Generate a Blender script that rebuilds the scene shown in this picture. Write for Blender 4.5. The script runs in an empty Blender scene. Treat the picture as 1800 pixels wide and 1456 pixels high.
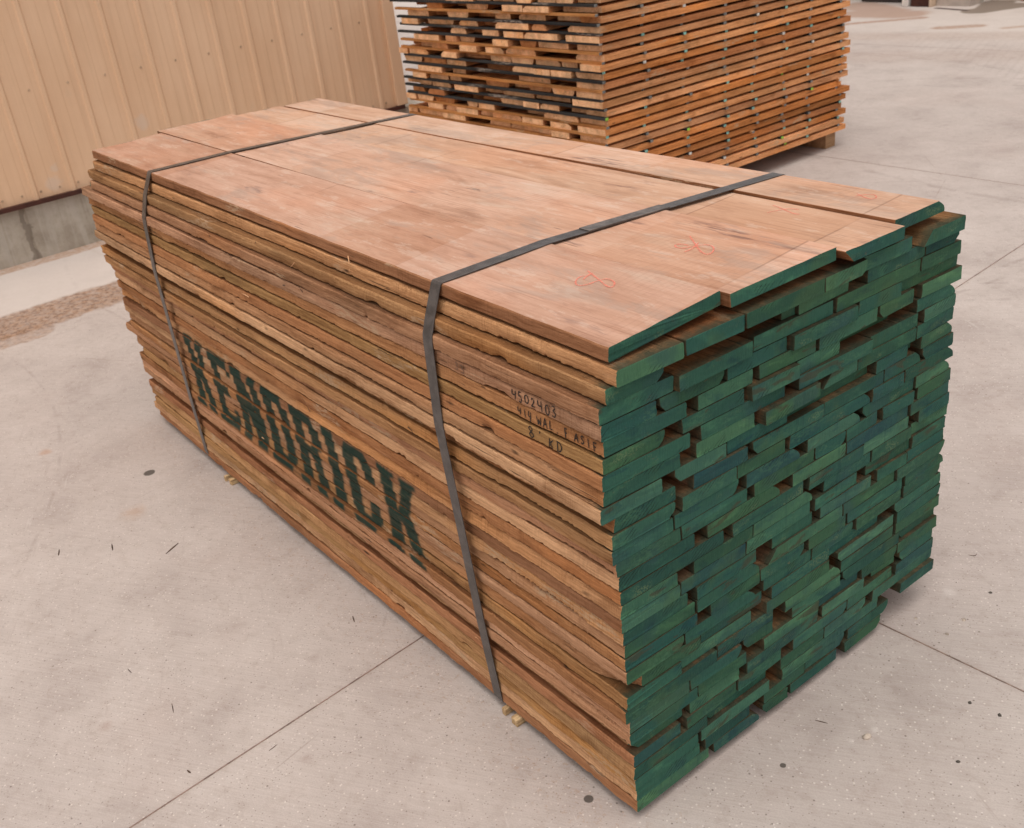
import bpy, math, random
import numpy as np
from mathutils import Vector, Matrix, noise as mnoise

sc = bpy.context.scene
R = math.radians
# ---------------------------------------------------------------- camera
CAM = np.array([-1.0575, .9336, 1.6512])
yaw, pitch, roll = R(-34.92), R(27.64), R(-7.16)
fw = np.array([math.cos(yaw)*math.cos(pitch), math.sin(yaw)*math.cos(pitch), -math.sin(pitch)])
r0 = np.array([math.sin(yaw), -math.cos(yaw), 0.]); u0 = np.cross(r0, fw)
rt = math.cos(roll)*r0 + math.sin(roll)*u0; up = -math.sin(roll)*r0 + math.cos(roll)*u0
cam = bpy.data.cameras.new('camera'); camo = bpy.data.objects.new('camera', cam)
sc.collection.objects.link(camo); sc.camera = camo
camo.matrix_world = Matrix(((rt[0], up[0], -fw[0], CAM[0]), (rt[1], up[1], -fw[1], CAM[1]),
                            (rt[2], up[2], -fw[2], CAM[2]), (0, 0, 0, 1)))
cam.sensor_fit = 'HORIZONTAL'; cam.sensor_width = 36; cam.lens = 36.19
cam.clip_start = .05; cam.clip_end = 500
cam.dof.use_dof = True; cam.dof.focus_distance = 2.0; cam.dof.aperture_fstop = 9.0

# ---------------------------------------------------------------- sky and sun (overcast)
SUN_TO = Vector((-.18, .16, .97)).normalized()          # direction towards the sun
w = bpy.data.worlds.new('World'); sc.world = w; w.use_nodes = True
nt = w.node_tree; nt.nodes.clear()
sky = nt.nodes.new('ShaderNodeTexSky'); sky.sky_type = 'NISHITA'; sky.sun_disc = False
sky.sun_elevation = math.asin(SUN_TO.z); sky.sun_rotation = math.atan2(SUN_TO.x, SUN_TO.y)
sky.dust_density = 4.0; sky.air_density = 1.0
hs = nt.nodes.new('ShaderNodeHueSaturation'); hs.inputs['Saturation'].default_value = .12   # cloud veil
tint = nt.nodes.new('ShaderNodeMix'); tint.data_type = 'RGBA'; tint.blend_type = 'MULTIPLY'
tint.inputs[0].default_value = 1; tint.inputs[7].default_value = (1.0, .955, .925, 1)
bg = nt.nodes.new('ShaderNodeBackground'); bg.inputs['Strength'].default_value = .12
wo = nt.nodes.new('ShaderNodeOutputWorld')
nt.links.new(sky.outputs[0], hs.inputs['Color']); nt.links.new(hs.outputs[0], tint.inputs[6])
nt.links.new(tint.outputs[2], bg.inputs[0]); nt.links.new(bg.outputs[0], wo.inputs[0])
sun = bpy.data.lights.new('sun', 'SUN'); sun.energy = .85; sun.angle = R(60); sun.color = (1, .94, .86)
suno = bpy.data.objects.new('sun', sun); sc.collection.objects.link(suno)
suno.rotation_euler = (-SUN_TO).to_track_quat('-Z', 'Y').to_euler()
vs = sc.view_settings
vs.view_transform = 'Standard'; vs.look = 'None'; vs.gamma = 1; vs.use_curve_mapping = False
vs.exposure = .41

# ---------------------------------------------------------------- helpers
COL = sc.collection
rng = random.Random(7)
nrng = np.random.default_rng(11)

def link(name, me, parent=None, loc=(0, 0, 0)):
    o = bpy.data.objects.new(name, me); COL.objects.link(o)
    o.location = loc
    if parent is not None: o.parent = parent
    return o

def tag(o, label=None, cat=None, group=None, kind=None):
    if label: o['label'] = label
    if cat: o['category'] = cat
    if group: o['group'] = group
    if kind: o['kind'] = kind
    return o

class MB:
    def __init__(s): s.v = []; s.f = []; s.m = []
    def add(s, V, F, m=0):
        n = len(s.v); s.v += [tuple(map(float, p)) for p in V]
        s.f += [tuple(i+n for i in f) for f in F]; s.m += [m]*len(F)
    def box(s, a, b, m=0):
        (x0, y0, z0), (x1, y1, z1) = a, b
        s.add([(x0,y0,z0),(x1,y0,z0),(x1,y1,z0),(x0,y1,z0),(x0,y0,z1),(x1,y0,z1),(x1,y1,z1),(x0,y1,z1)],
              [(0,3,2,1),(4,5,6,7),(0,1,5,4),(1,2,6,5),(2,3,7,6),(3,0,4,7)], m)
    def mesh(s, name, mats):
        me = bpy.data.meshes.new(name); me.from_pydata(s.v, [], s.f)
        for m in mats: me.materials.append(m)
        me.polygons.foreach_set('material_index', s.m); me.update(); return me
    def build(s, name, mats, parent=None, loc=(0, 0, 0)):
        return link(name, s.mesh(name, mats), parent, loc)

def beveled(o, wd=.003, seg=2):
    b = o.modifiers.new('bevel', 'BEVEL'); b.width = wd; b.segments = seg; b.limit_method = 'ANGLE'
    return o

class NT:
    def __init__(s, name):
        s.mat = bpy.data.materials.new(name); s.mat.use_nodes = True
        s.t = s.mat.node_tree; s.t.nodes.clear()
        s.out = s.n('ShaderNodeOutputMaterial'); s.b = s.n('ShaderNodeBsdfPrincipled')
        s.l(s.b.outputs[0], s.out.inputs[0])
    def n(s, t, **k):
        nd = s.t.nodes.new(t)
        for a, v in k.items(): setattr(nd, a, v)
        return nd
    def l(s, a, b): s.t.links.new(a, b)
    def set(s, sock, v):
        if isinstance(v, bpy.types.NodeSocket): s.l(v, sock)
        elif v is not None:
            if hasattr(sock.default_value, '__len__') and not hasattr(v, '__len__'): v = (v,)*len(sock.default_value)
            if hasattr(v, '__len__') and len(sock.default_value) == 4 and len(v) == 3: v = (*v, 1)
            sock.default_value = v
    def math(s, op, a, b=None, c=None, clamp=False):
        nd = s.n('ShaderNodeMath', operation=op, use_clamp=clamp)
        s.set(nd.inputs[0], a); s.set(nd.inputs[1], b)
        if c is not None: s.set(nd.inputs[2], c)
        return nd.outputs[0]
    def vmath(s, op, a, b=None):
        nd = s.n('ShaderNodeVectorMath', operation=op)
        s.set(nd.inputs[0], a)
        if b is not None: s.set(nd.inputs[1], b)
        return nd.outputs['Value'] if op in ('DOT_PRODUCT', 'LENGTH', 'DISTANCE') else nd.outputs[0]
    def noise(s, vec, scale=1., detail=4., rough=.55, dist=0.):
        nd = s.n('ShaderNodeTexNoise'); s.set(nd.inputs['Vector'], vec)
        nd.inputs['Scale'].default_value = scale; nd.inputs['Detail'].default_value = detail
        nd.inputs['Roughness'].default_value = rough; nd.inputs['Distortion'].default_value = dist
        return nd.outputs['Fac']
    def ramp(s, f, pts):
        nd = s.n('ShaderNodeValToRGB'); s.set(nd.inputs[0], f); e = nd.color_ramp.elements
        while len(e) > 1: e.remove(e[-1])
        e[0].position = pts[0][0]; e[0].color = (*pts[0][1], 1) if hasattr(pts[0][1], '__len__') else (*(pts[0][1],)*3, 1)
        for p, c in pts[1:]:
            k = e.new(p); k.color = (*c, 1) if hasattr(c, '__len__') else (c, c, c, 1)
        return nd.outputs[0]
    def step(s, f, a, b):
        nd = s.n('ShaderNodeMapRange'); nd.interpolation_type = 'SMOOTHSTEP'; nd.clamp = True
        s.set(nd.inputs[0], f); nd.inputs[1].default_value = a; nd.inputs[2].default_value = b
        return nd.outputs[0]
    def mix(s, f, a, b, mode='MIX'):
        nd = s.n('ShaderNodeMix', data_type='RGBA', blend_type=mode, clamp_factor=True)
        s.set(nd.inputs[0], f); s.set(nd.inputs[6], a); s.set(nd.inputs[7], b); return nd.outputs[2]
    def bump(s, h, dist=.001, strength=1., norm=None):
        nd = s.n('ShaderNodeBump'); s.set(nd.inputs['Height'], h)
        nd.inputs['Distance'].default_value = dist; nd.inputs['Strength'].default_value = strength
        if norm is not None: s.l(norm, nd.inputs['Normal'])
        return nd.outputs[0]
    def scale(s, vec, v):
        return s.vmath('MULTIPLY', vec, v)
    def objcoord(s):
        tc = s.n('ShaderNodeTexCoord'); oi = s.n('ShaderNodeObjectInfo')
        cmb = s.n('ShaderNodeCombineXYZ')
        for i, k in enumerate((37., 91., 53.)): s.l(s.math('MULTIPLY', oi.outputs['Random'], k), cmb.inputs[i])
        s.oi = oi
        return s.vmath('ADD', tc.outputs['Object'], cmb.outputs[0])
    def pos(s): return s.n('ShaderNodeNewGeometry').outputs['Position']
    def fin(s, col, rough=.8, norm=None, spec=.3):
        s.set(s.b.inputs['Base Color'], col); s.set(s.b.inputs['Roughness'], rough)
        s.b.inputs['Specular IOR Level'].default_value = spec
        if norm is not None: s.l(norm, s.b.inputs['Normal'])
        return s.mat

# ---------------------------------------------------------------- materials
def wood_mat(name, axis='x', marks=True, sat=1.0, fixed=None, overspray_shade=False):
    """rough sawn wood; grain along the axis; the object's colour carries the board's own tint"""
    s = NT(name); p = s.objcoord()
    def st(a, b):   # scale vector: a along the grain, b across
        return (a, b, b) if axis == 'x' else (b, a, b)
    fib = s.noise(s.scale(p, st(6, 230)), 1, 6, .68)
    fine = s.noise(s.scale(p, st(40, 640)), 1, 3, .65)
    broad = s.noise(s.scale(p, st(2.2, 16)), 1, 4, .6, .4)
    blot = s.noise(s.scale(p, st(5.5, 9)), 1, 3, .55)
    g = s.math('ADD', s.math('MULTIPLY', fib, .42), s.math('ADD', s.math('MULTIPLY', broad, .34), s.math('MULTIPLY', fine, .24)))
    shade = s.ramp(g, [(.32, (.30, .23, .18)), (.43, (.72, .64, .57)), (.51, (1, .96, .92)), (.59, (1.28, 1.28, 1.25)), (.72, (1.75, 1.75, 1.7))])
    col = s.mix(1., fixed if fixed else s.oi.outputs['Color'], shade, 'MULTIPLY')
    # orange and grey drifts along each board
    hue = s.noise(s.scale(p, st(1.6, 6)), 1, 2, .5)
    col = s.mix(s.step(hue, .55, .72), col, s.mix(1., col, (1.12, 1.0, .84), 'MULTIPLY'))
    col = s.mix(s.step(hue, .44, .30), col, s.mix(1., col, (.80, .84, .86), 'MULTIPLY'))
    # dark heartwood streaks with saw tooth lines
    sep = s.n('ShaderNodeSeparateXYZ'); s.l(p, sep.inputs[0])
    ax = sep.outputs[0] if axis == 'x' else sep.outputs[1]
    saw = s.math('SINE', s.math('ADD', s.math('MULTIPLY', ax, 1500.), s.math('MULTIPLY', broad, 9.)))
    dk = s.step(blot, .60, .70)
    sawd = s.math('MULTIPLY', dk, s.math('MULTIPLY_ADD', saw, .2, .72))
    col = s.mix(s.math('MULTIPLY', sawd, .62), col, s.mix(1., col, (.44, .35, .28), 'MULTIPLY'))
    # pale torn patches
    rag = s.noise(s.scale(p, st(30, 170)), 1, 3, .7)
    pl = s.math('MULTIPLY', s.step(s.noise(s.scale(p, st(3.1, 12)), 1, 2, .5), .62, .68), s.step(rag, .46, .56))
    col = s.mix(s.math('MULTIPLY', pl, .65), col, (.52, .37, .24))
    spl = s.math('MULTIPLY', s.step(s.noise(s.scale(p, st(3.5, 210)), 1, 2, .45), .665, .70), s.step(s.noise(s.scale(p, st(5, 14)), 1, 2), .50, .58))
    col = s.mix(s.math('MULTIPLY', spl, .75), col, (.055, .034, .022))
    # small dark specks and knots
    vo = s.n('ShaderNodeTexVoronoi'); s.l(s.scale(p, st(7, 30)), vo.inputs['Vector']); vo.inputs['Scale'].default_value = 1
    kn = s.math('MULTIPLY', s.step(vo.outputs['Distance'], .16, .05), s.step(s.noise(p, 9, 1), .60, .68))
    col = s.mix(s.math('MULTIPLY', kn, .85), col, (.035, .022, .015))
    # band saw ripple across the edge, in patches
    rip = s.noise(s.scale(p, (430, 40, 24) if axis == 'x' else (40, 430, 24)), 1, 3, .65)
    ripm = s.step(s.noise(s.scale(p, st(3.4, 10)), 1, 3, .6), .44, .60)
    col = s.mix(s.math('MULTIPLY', s.math('MULTIPLY', s.step(rip, .50, .66), ripm), .42), col, s.mix(1., col, (.55, .46, .40), 'MULTIPLY'))
    col = s.mix(s.math('MULTIPLY', s.step(rip, .46, .34), .16), col, s.mix(1., col, (1.35, 1.32, 1.28), 'MULTIPLY'))
    grit = s.noise(p, 420, 2, .7)
    col = s.mix(s.math('MULTIPLY', s.step(grit, .56, .70), .28), col, s.mix(1., col, (.62, .55, .50), 'MULTIPLY'))
    if overspray_shade:        # sealer that ran past the end, plus gap shade painted into the wood
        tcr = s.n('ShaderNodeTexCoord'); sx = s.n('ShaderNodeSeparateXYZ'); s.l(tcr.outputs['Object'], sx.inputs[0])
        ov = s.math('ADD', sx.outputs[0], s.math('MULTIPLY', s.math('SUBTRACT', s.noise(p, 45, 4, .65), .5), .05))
        col = s.mix(.75, col, s.mix(1., col, (.50, .44, .40), 'MULTIPLY'))  # shade of the gaps put into the inner wood's colour
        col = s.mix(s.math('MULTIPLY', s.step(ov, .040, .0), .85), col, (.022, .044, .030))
    if marks:
        at = s.n('ShaderNodeAttribute', attribute_name='marks'); sp = s.n('ShaderNodeSeparateColor'); s.l(at.outputs['Color'], sp.inputs[0])
        cov = s.math('MULTIPLY', sp.outputs[0], s.math('MULTIPLY_ADD', s.step(fib, .42, .70), -.10, 1.0))
        paint = s.mix(s.noise(s.scale(p, st(9, 30)), 1, 3), (.010, .030, .025), (.017, .052, .040))
        col = s.mix(s.math('MULTIPLY', cov, .97), col, paint)
    n1 = s.bump(s.math('ADD', s.math('MULTIPLY', fib, .6), s.math('ADD', s.math('MULTIPLY', fine, .4), s.math('ADD', s.math('MULTIPLY', grit, .25), s.math('MULTIPLY', s.math('MULTIPLY', rip, ripm), .45)))), .0026, .9)
    if sat != 1.0:
        h = s.n('ShaderNodeHueSaturation'); h.inputs['Saturation'].default_value = sat; s.l(col, h.inputs['Color']); col = h.outputs[0]
    return s.fin(col, .92, n1, .10)

def top_mat():
    """planed top boards, bleached by dust, with saw lines and sticker stains"""
    s = NT('dusty_walnut_face'); p = s.objcoord(); wp = s.pos()
    fib = s.noise(s.scale(p, (5, 190, 190)), 1, 6, .7)
    fine = s.noise(s.scale(p, (30, 560, 560)), 1, 3, .65)
    blot = s.math('ADD', s.math('MULTIPLY', s.noise(s.scale(p, (1.7, 8, 8)), 1, 6, .62, .8), .7), s.math('MULTIPLY', s.noise(s.scale(p, (3.5, 45, 45)), 1, 5, .65), .3))
    big = s.noise(s.scale(wp, (1.6, 2.6, 2)), 1, 3, .5)
    col = s.ramp(blot, [(.34, (.380, .225, .155)), (.44, (.520, .325, .232)), (.54, (.590, .385, .285)), (.68, (.650, .460, .360))])
    col = s.mix(.95, col, s.oi.outputs['Color'], 'MULTIPLY')
    col = s.mix(s.math('MULTIPLY', s.step(fib, .52, .34), .30), col, s.mix(1., col, (.62, .52, .45), 'MULTIPLY'))
    col = s.mix(s.math('MULTIPLY', s.step(fine, .5, .66), .22), col, s.mix(1., col, (1.25, 1.25, 1.25), 'MULTIPLY'))
    # redder, cleaner areas and grey dust
    col = s.mix(s.math('MULTIPLY', s.step(big, .50, .64), .45), col, s.mix(1., col, (1.10, .90, .78), 'MULTIPLY'))
    dust = s.noise(s.scale(p, (1.8, 9, 9)), 1, 6, .72)
    col = s.mix(s.math('MULTIPLY', s.step(dust, .50, .68), .50), col, (.60, .475, .385))
    # blue grey sap stains, streaked along the grain
    st_ = s.math('MULTIPLY', s.step(s.noise(s.scale(p, (2.0, 7, 7)), 1, 4, .65), .60, .68), s.step(s.noise(s.scale(p, (12, 90, 90)), 1, 4, .6), .44, .60))
    col = s.mix(s.math('MULTIPLY', st_, .72), col, (.190, .120, .110))
    # tone changes in square patches where stickers and planer passes met
    sep = s.n('ShaderNodeSeparateXYZ'); s.l(wp, sep.inputs[0])
    cell = s.n('ShaderNodeTexWhiteNoise', noise_dimensions='2D'); cc = s.n('ShaderNodeCombineXYZ')
    s.l(s.math('FLOOR', s.math('DIVIDE', s.math('ADD', sep.outputs[0], s.math('MULTIPLY', sep.outputs[1], .10)), .31)), cc.inputs[0])
    s.l(s.math('FLOOR', s.math('MULTIPLY', s.oi.outputs['Random'], 999.)), cc.inputs[1]); s.l(cc.outputs[0], cell.inputs['Vector'])
    tone = s.math('MULTIPLY_ADD', cell.outputs['Value'], .09, .90)
    tc3 = s.n('ShaderNodeCombineXYZ'); s.l(tone, tc3.inputs[0]); s.l(s.math('MULTIPLY', tone, tone), tc3.inputs[1]); s.l(s.math('MULTIPLY', tone, s.math('MULTIPLY', tone, tone)), tc3.inputs[2])
    col = s.mix(1., col, tc3.outputs[0], 'MULTIPLY')
    # small knots and end checks
    vk = s.n('ShaderNodeTexVoronoi'); s.l(s.scale(p, (1.5, 5, 5)), vk.inputs['Vector']); vk.inputs['Scale'].default_value = 1
    kk = s.math('ADD', vk.outputs['Distance'], s.math('MULTIPLY', s.math('SUBTRACT', s.noise(s.scale(p, (30, 120, 120)), 1, 4, .7), .5), .16))
    col = s.mix(s.math('MULTIPLY', s.step(kk, .055, .02), .7), col, (.085, .050, .040))
    # mottled grime, crisp at its edges
    gm = s.noise(s.scale(p, (9, 26, 26)), 1, 7, .74)
    col = s.mix(s.math('MULTIPLY', s.step(gm, .53, .62), .26), col, s.mix(1., col, (.66, .57, .53), 'MULTIPLY'))
    col = s.mix(s.math('MULTIPLY', s.step(gm, .45, .38), .30), col, (.66, .52, .43))
    gst = s.noise(s.scale(p, (3, 8, 8)), 1, 5, .7, .5)
    col = s.mix(s.math('MULTIPLY', s.step(gst, .53, .64), .38), col, (.36, .28, .235))
    gl = s.math('MULTIPLY', s.step(s.noise(s.scale(p, (2.2, 150, 150)), 1, 3, .5), .60, .66), s.step(s.noise(s.scale(p, (2, 7, 7)), 1, 3), .44, .58))
    col = s.mix(s.math('MULTIPLY', gl, .34), col, s.mix(1., col, (.58, .46, .40), 'MULTIPLY'))
    # straight cross lines left by stickers and the saw
    ln = s.math('PINGPONG', s.math('ADD', sep.outputs[0], s.math('MULTIPLY', sep.outputs[1], .10)), .155)
    line = s.math('MULTIPLY', s.step(ln, .0034, .001), s.step(s.noise(s.scale(wp, (8, 2.6, 1)), 1, 2), .46, .56))
    col = s.mix(s.math('MULTIPLY', line, .6), col, s.mix(1., col, (.52, .46, .42), 'MULTIPLY'))
    ar = s.math('SINE', s.math('ADD', s.math('MULTIPLY', sep.outputs[0], 420.), s.math('MULTIPLY', s.noise(wp, 6, 2), 14.)))
    arc = s.math('MULTIPLY', s.step(ar, .55, .98), s.step(s.noise(wp, 3.4, 2), .50, .64))
    col = s.mix(s.math('MULTIPLY', arc, .16), col, s.mix(1., col, (.60, .55, .52), 'MULTIPLY'))
    # pale scratches and scuffs
    scr = s.math('MULTIPLY', s.step(s.noise(s.scale(p, (6, 240, 240)), 1, 2, .4), .68, .74), s.step(s.noise(p, 5.5, 2), .55, .64))
    col = s.mix(s.math('MULTIPLY', scr, .6), col, (.62, .50, .42))
    dk = s.math('MULTIPLY', s.step(s.noise(s.scale(p, (9, 150, 150)), 1, 2, .4), .70, .75), s.step(s.noise(p, 4.2, 2), .52, .60))
    col = s.mix(s.math('MULTIPLY', dk, .7), col, (.06, .035, .028))
    nb = s.bump(s.math('ADD', s.math('MULTIPLY', fib, .7), s.math('MULTIPLY', fine, .4)), .0011, .6)
    return s.fin(col, .78, nb, .16)

def end_mat():
    """end grain brushed with dark green sealer"""
    s = NT('green_end_sealer'); p = s.objcoord(); wp = s.pos()
    pick = s.ramp(s.oi.outputs['Random'], [(0, (.018, .062, .054)), (.18, (.030, .094, .070)), (.34, (.022, .084, .074)), (.44, (.062, .150, .088)), (.5, (.032, .104, .080)),
                                           (.62, (.024, .074, .052)), (.76, (.040, .104, .060)), (.86, (.020, .066, .072)), (.93, (.055, .140, .100)), (1, (.034, .110, .080))])
    a = s.noise(s.scale(p, (1, 9, 26)), 1, 4, .65, .6)
    b = s.noise(wp, 5.5, 4, .6)
    col = s.mix(s.step(a, .52, .70), pick, s.mix(1., pick, (1.55, 1.45, 1.28), 'MULTIPLY'))
    col = s.mix(s.step(a, .46, .30), col, s.mix(1., col, (.66, .72, .90), 'MULTIPLY'))
    col = s.mix(s.math('MULTIPLY', s.step(b, .52, .66), .5), col, (.030, .072, .084))
    col = s.mix(s.math('MULTIPLY', s.step(b, .46, .34), .42), col, (.060, .112, .052))
    # brush streaks and thin worn patches
    gr = s.noise(s.scale(p, (1, 210, 60)), 1, 3, .7)
    col = s.mix(s.math('MULTIPLY', s.step(gr, .56, .72), .35), col, s.mix(1., col, (1.9, 1.7, 1.5), 'MULTIPLY'))
    sp = s.noise(p, 260, 2, .7)
    worn = s.math('MULTIPLY', s.step(s.noise(s.scale(p, (1, 7, 18)), 1, 3, .6), .60, .72), s.step(sp, .46, .58))
    col = s.mix(s.math('MULTIPLY', worn, .62), col, (.135, .190, .105))
    brown = s.step(s.noise(s.scale(p, (1, 8, 26)), 1, 3, .6, .5), .62, .66)
    col = s.mix(s.math('MULTIPLY', brown, .66), col, (.058, .052, .034))
    drip = s.math('MULTIPLY', s.step(s.noise(s.scale(wp, (1, 70, 5)), 1, 4, .65), .57, .66), s.step(s.noise(wp, 3.1, 3), .46, .58))
    col = s.mix(s.math('MULTIPLY', drip, .45), col, s.mix(1., col, (.50, .58, .72), 'MULTIPLY'))
    bare = s.math('MULTIPLY', s.step(s.noise(s.scale(p, (1, 26, 70)), 1, 5, .75), .63, .69), s.step(s.noise(wp, 4.3, 3), .50, .62))
    col = s.mix(s.math('MULTIPLY', bare, .6), col, (.16, .125, .075))
    # growth ring checks
    wv = s.n('ShaderNodeTexWave'); wv.wave_type = 'RINGS'; wv.rings_direction = 'X'
    s.l(s.scale(p, (1, 1, 1.6)), wv.inputs['Vector']); wv.inputs['Scale'].default_value = 34; wv.inputs['Distortion'].default_value = 2.2
    wv.inputs['Detail'].default_value = 2; wv.inputs['Detail Scale'].default_value = 2
    ck = s.math('MULTIPLY', s.step(wv.outputs['Fac'], .16, .02), s.step(s.noise(s.scale(p, (1, 11, 20)), 1, 2), .58, .66))
    col = s.mix(s.math('MULTIPLY', ck, .75), col, (.010, .014, .012))
    nb = s.bump(s.math('ADD', gr, s.math('MULTIPLY', sp, .5)), .0014, .75)
    col = s.mix(1., col, (1.06, 1.08, 1.0), "MULTIPLY")
    col = s.mix(s.math('MULTIPLY', s.step(s.noise(s.scale(p, (1, 420, 36)), 1, 3, .7), .50, .66), .38), col, s.mix(1., col, (.55, .58, .55), 'MULTIPLY'))
    rub = s.math('MULTIPLY', s.step(s.noise(s.scale(p, (1, 5, 14)), 1, 3, .6), .55, .66), s.step(s.noise(s.scale(p, (1, 90, 240)), 1, 4, .75), .47, .55))
    col = s.mix(s.math('MULTIPLY', rub, .45), col, (.070, .165, .095))
    return s.fin(col, .72, nb, .14)

def simple(name, col, rough=.7, nscale=8., amt=.25, bumpd=.0, spec=.3, metal=0.):
    s = NT(name); p = s.objcoord()
    n1 = s.noise(p, nscale, 5, .6)
    c = s.mix(s.step(n1, .35, .65), tuple(x*(1-amt) for x in col), tuple(x*(1+amt) for x in col))
    s.b.inputs['Metallic'].default_value = metal
    nb = s.bump(s.noise(p, nscale*12, 3), bumpd, .6) if bumpd else None
    return s.fin(c, rough, nb, spec)

def sd_seg(s, pos2, a, b, r):
    """ellipse-like blob mask around a point or along a segment (world xy), soft edge distorted by noise"""
    a = np.array(a, float); b = np.array(b, float)
    ab = b-a; L = np.linalg.norm(ab)
    pa = s.vmath('SUBTRACT', pos2, (a[0], a[1], 0))
    if L < 1e-6: return s.math('DIVIDE', s.vmath('LENGTH', pa), r)
    t = s.math('DIVIDE', s.vmath('DOT_PRODUCT', pa, (ab[0], ab[1], 0)), L*L, clamp=True)
    cm = s.n('ShaderNodeCombineXYZ'); s.l(s.math('MULTIPLY', t, ab[0]), cm.inputs[0]); s.l(s.math('MULTIPLY', t, ab[1]), cm.inputs[1])
    return s.math('DIVIDE', s.vmath('LENGTH', s.vmath('SUBTRACT', pa, cm.outputs[0])), r)

def ground_mat():
    s = NT('broom_finished_concrete'); wp = s.pos()
    flat = s.vmath('MULTIPLY', wp, (1, 1, 0))
    n_big = s.noise(flat, .55, 4, .55); n_mid = s.noise(flat, 3.2, 6, .62, .3); n_f = s.noise(flat, 26, 5, .7); n_g = s.noise(flat, 260, 3, .7)
    # broom strokes run across the slabs
    rot = s.n('ShaderNodeVectorRotate', rotation_type='Z_AXIS'); s.l(flat, rot.inputs['Vector']); rot.inputs['Angle'].default_value = R(-33)
    broom = s.noise(s.scale(rot.outputs[0], (6, 210, 1)), 1, 3, .6)
    col = s.ramp(n_mid, [(.28, (.375, .322, .296)), (.45, (.445, .390, .360)), (.6, (.478, .422, .390)), (.78, (.525, .470, .438))])
    col = s.mix(s.math('MULTIPLY', s.step(n_big, .40, .62), .55), col, s.mix(1., col, (.90, .88, .875), 'MULTIPLY'))
    col = s.mix(s.math('MULTIPLY', s.step(n_f, .48, .68), .42), col, s.mix(1., col, (.80, .76, .73), 'MULTIPLY'))
    col = s.mix(s.math('MULTIPLY', s.step(broom, .40, .62), .34), col, s.mix(1., col, (.82, .80, .78), 'MULTIPLY'))
    col = s.mix(s.math('MULTIPLY', s.step(n_g, .35, .68), .30), s.mix(1., col, (1.12, 1.12, 1.12), 'MULTIPLY'), s.mix(1., col, (.80, .78, .77), 'MULTIPLY'))
    # reddish sawdust blush
    blush = s.step(s.noise(flat, 1.15, 4, .6), .52, .70)
    col = s.mix(s.math('MULTIPLY', blush, .18), col, s.mix(1., col, (.95, .84, .80), 'MULTIPLY'))
    # aggregate specks, dark and light
    def specks(scale, rad, thr, c, amt, col, off):
        v = s.n('ShaderNodeTexVoronoi'); s.l(s.vmath('ADD', flat, (off, off*.7, 0)), v.inputs['Vector']); v.inputs['Scale'].default_value = scale
        sc_ = s.n('ShaderNodeSeparateColor'); s.l(v.outputs['Color'], sc_.inputs[0])
        m = s.math('MULTIPLY', s.step(v.outputs['Distance'], rad, rad*.55), s.math('GREATER_THAN', sc_.outputs[0], thr))
        return s.mix(s.math('MULTIPLY', m, amt), col, c)
    col = specks(46, .13, .72, (.13, .10, .085), .7, col, 0.)
    col = specks(120, .24, .5, (.22, .18, .155), .6, col, 3.1)
    col = specks(58, .12, .80, (.66, .61, .57), .75, col, 7.7)
    col = specks(90, .24, .6, (.66, .60, .55), .7, col, 1.3)
    # tyre marks: faint dark arcs
    for (c0, rr, ww, am) in (((4.0, -3.6), 3.1, .012, .45), ((4.1, -3.5), 3.26, .01, .4), ((1.2, -9.), 5.2, .02, .35), ((2.2, -4.2), 1.9, .014, .4), ((2.25, -4.2), 2.1, .012, .35), ((3.4, 3.0), 2.75, .006, .3)):
        d = s.math('ABSOLUTE', s.math('SUBTRACT', s.vmath('DISTANCE', flat, (*c0, 0)), rr))
        m = s.math('MULTIPLY', s.step(d, ww*1.6, ww*.3), s.step(s.noise(flat, 7, 4, .7), .44, .60))
        col = s.mix(s.math('MULTIPLY', m, am), col, s.mix(1., col, (.62, .58, .56), 'MULTIPLY'))
    tread = s.math('SINE', s.math('MULTIPLY', s.vmath('DOT_PRODUCT', flat, (.94, .34, 0)), 95.))
    dtr = sd_seg(s, flat, (2.0, -6.2), (3.9, -7.4), .42)
    col = s.mix(s.math('MULTIPLY', s.math('MULTIPLY', s.step(tread, .0, .9), s.step(dtr, 1., .6)), .14), col, s.mix(1., col, (.7, .66, .64), 'MULTIPLY'))
    # hairline cracks and trowel scuffs
    vc = s.n('ShaderNodeTexVoronoi', feature='DISTANCE_TO_EDGE'); s.l(s.vmath('ADD', flat, s.scale(s.n('ShaderNodeTexNoise').outputs['Color'], (.25, .25, 0))), vc.inputs['Vector']); vc.inputs['Scale'].default_value = 1.15
    hc = s.math('MULTIPLY', s.step(vc.outputs['Distance'], .0035, .0008), s.step(s.noise(flat, 1.7, 4, .65), .54, .62))
    col = s.mix(s.math('MULTIPLY', hc, .42), col, s.mix(1., col, (.55, .47, .43), 'MULTIPLY'))
    rot2 = s.n('ShaderNodeVectorRotate', rotation_type='Z_AXIS'); s.l(flat, rot2.inputs['Vector']); rot2.inputs['Angle'].default_value = R(24)
    scf = s.math('MULTIPLY', s.step(s.noise(s.scale(rot2.outputs[0], (3.2, 46, 1)), 1, 5, .72), .58, .68), s.step(n_mid, .42, .58))
    col = s.mix(s.math('MULTIPLY', scf, .34), col, s.mix(1., col, (.74, .70, .68), 'MULTIPLY'))
    scl = s.math('MULTIPLY', s.step(s.noise(s.scale(rot2.outputs[0], (5, 60, 1)), 1, 5, .72), .60, .70), s.step(n_mid, .56, .42))
    col = s.mix(s.math('MULTIPLY', scl, .40), col, (.60, .55, .515))
    wob = s.math('MULTIPLY', s.math('SUBTRACT', s.noise(flat, 4.5, 5, .65), .5), .85)
    wobf = s.math('MULTIPLY', s.math('SUBTRACT', s.noise(flat, 14, 5, .7), .5), .9)
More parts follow.
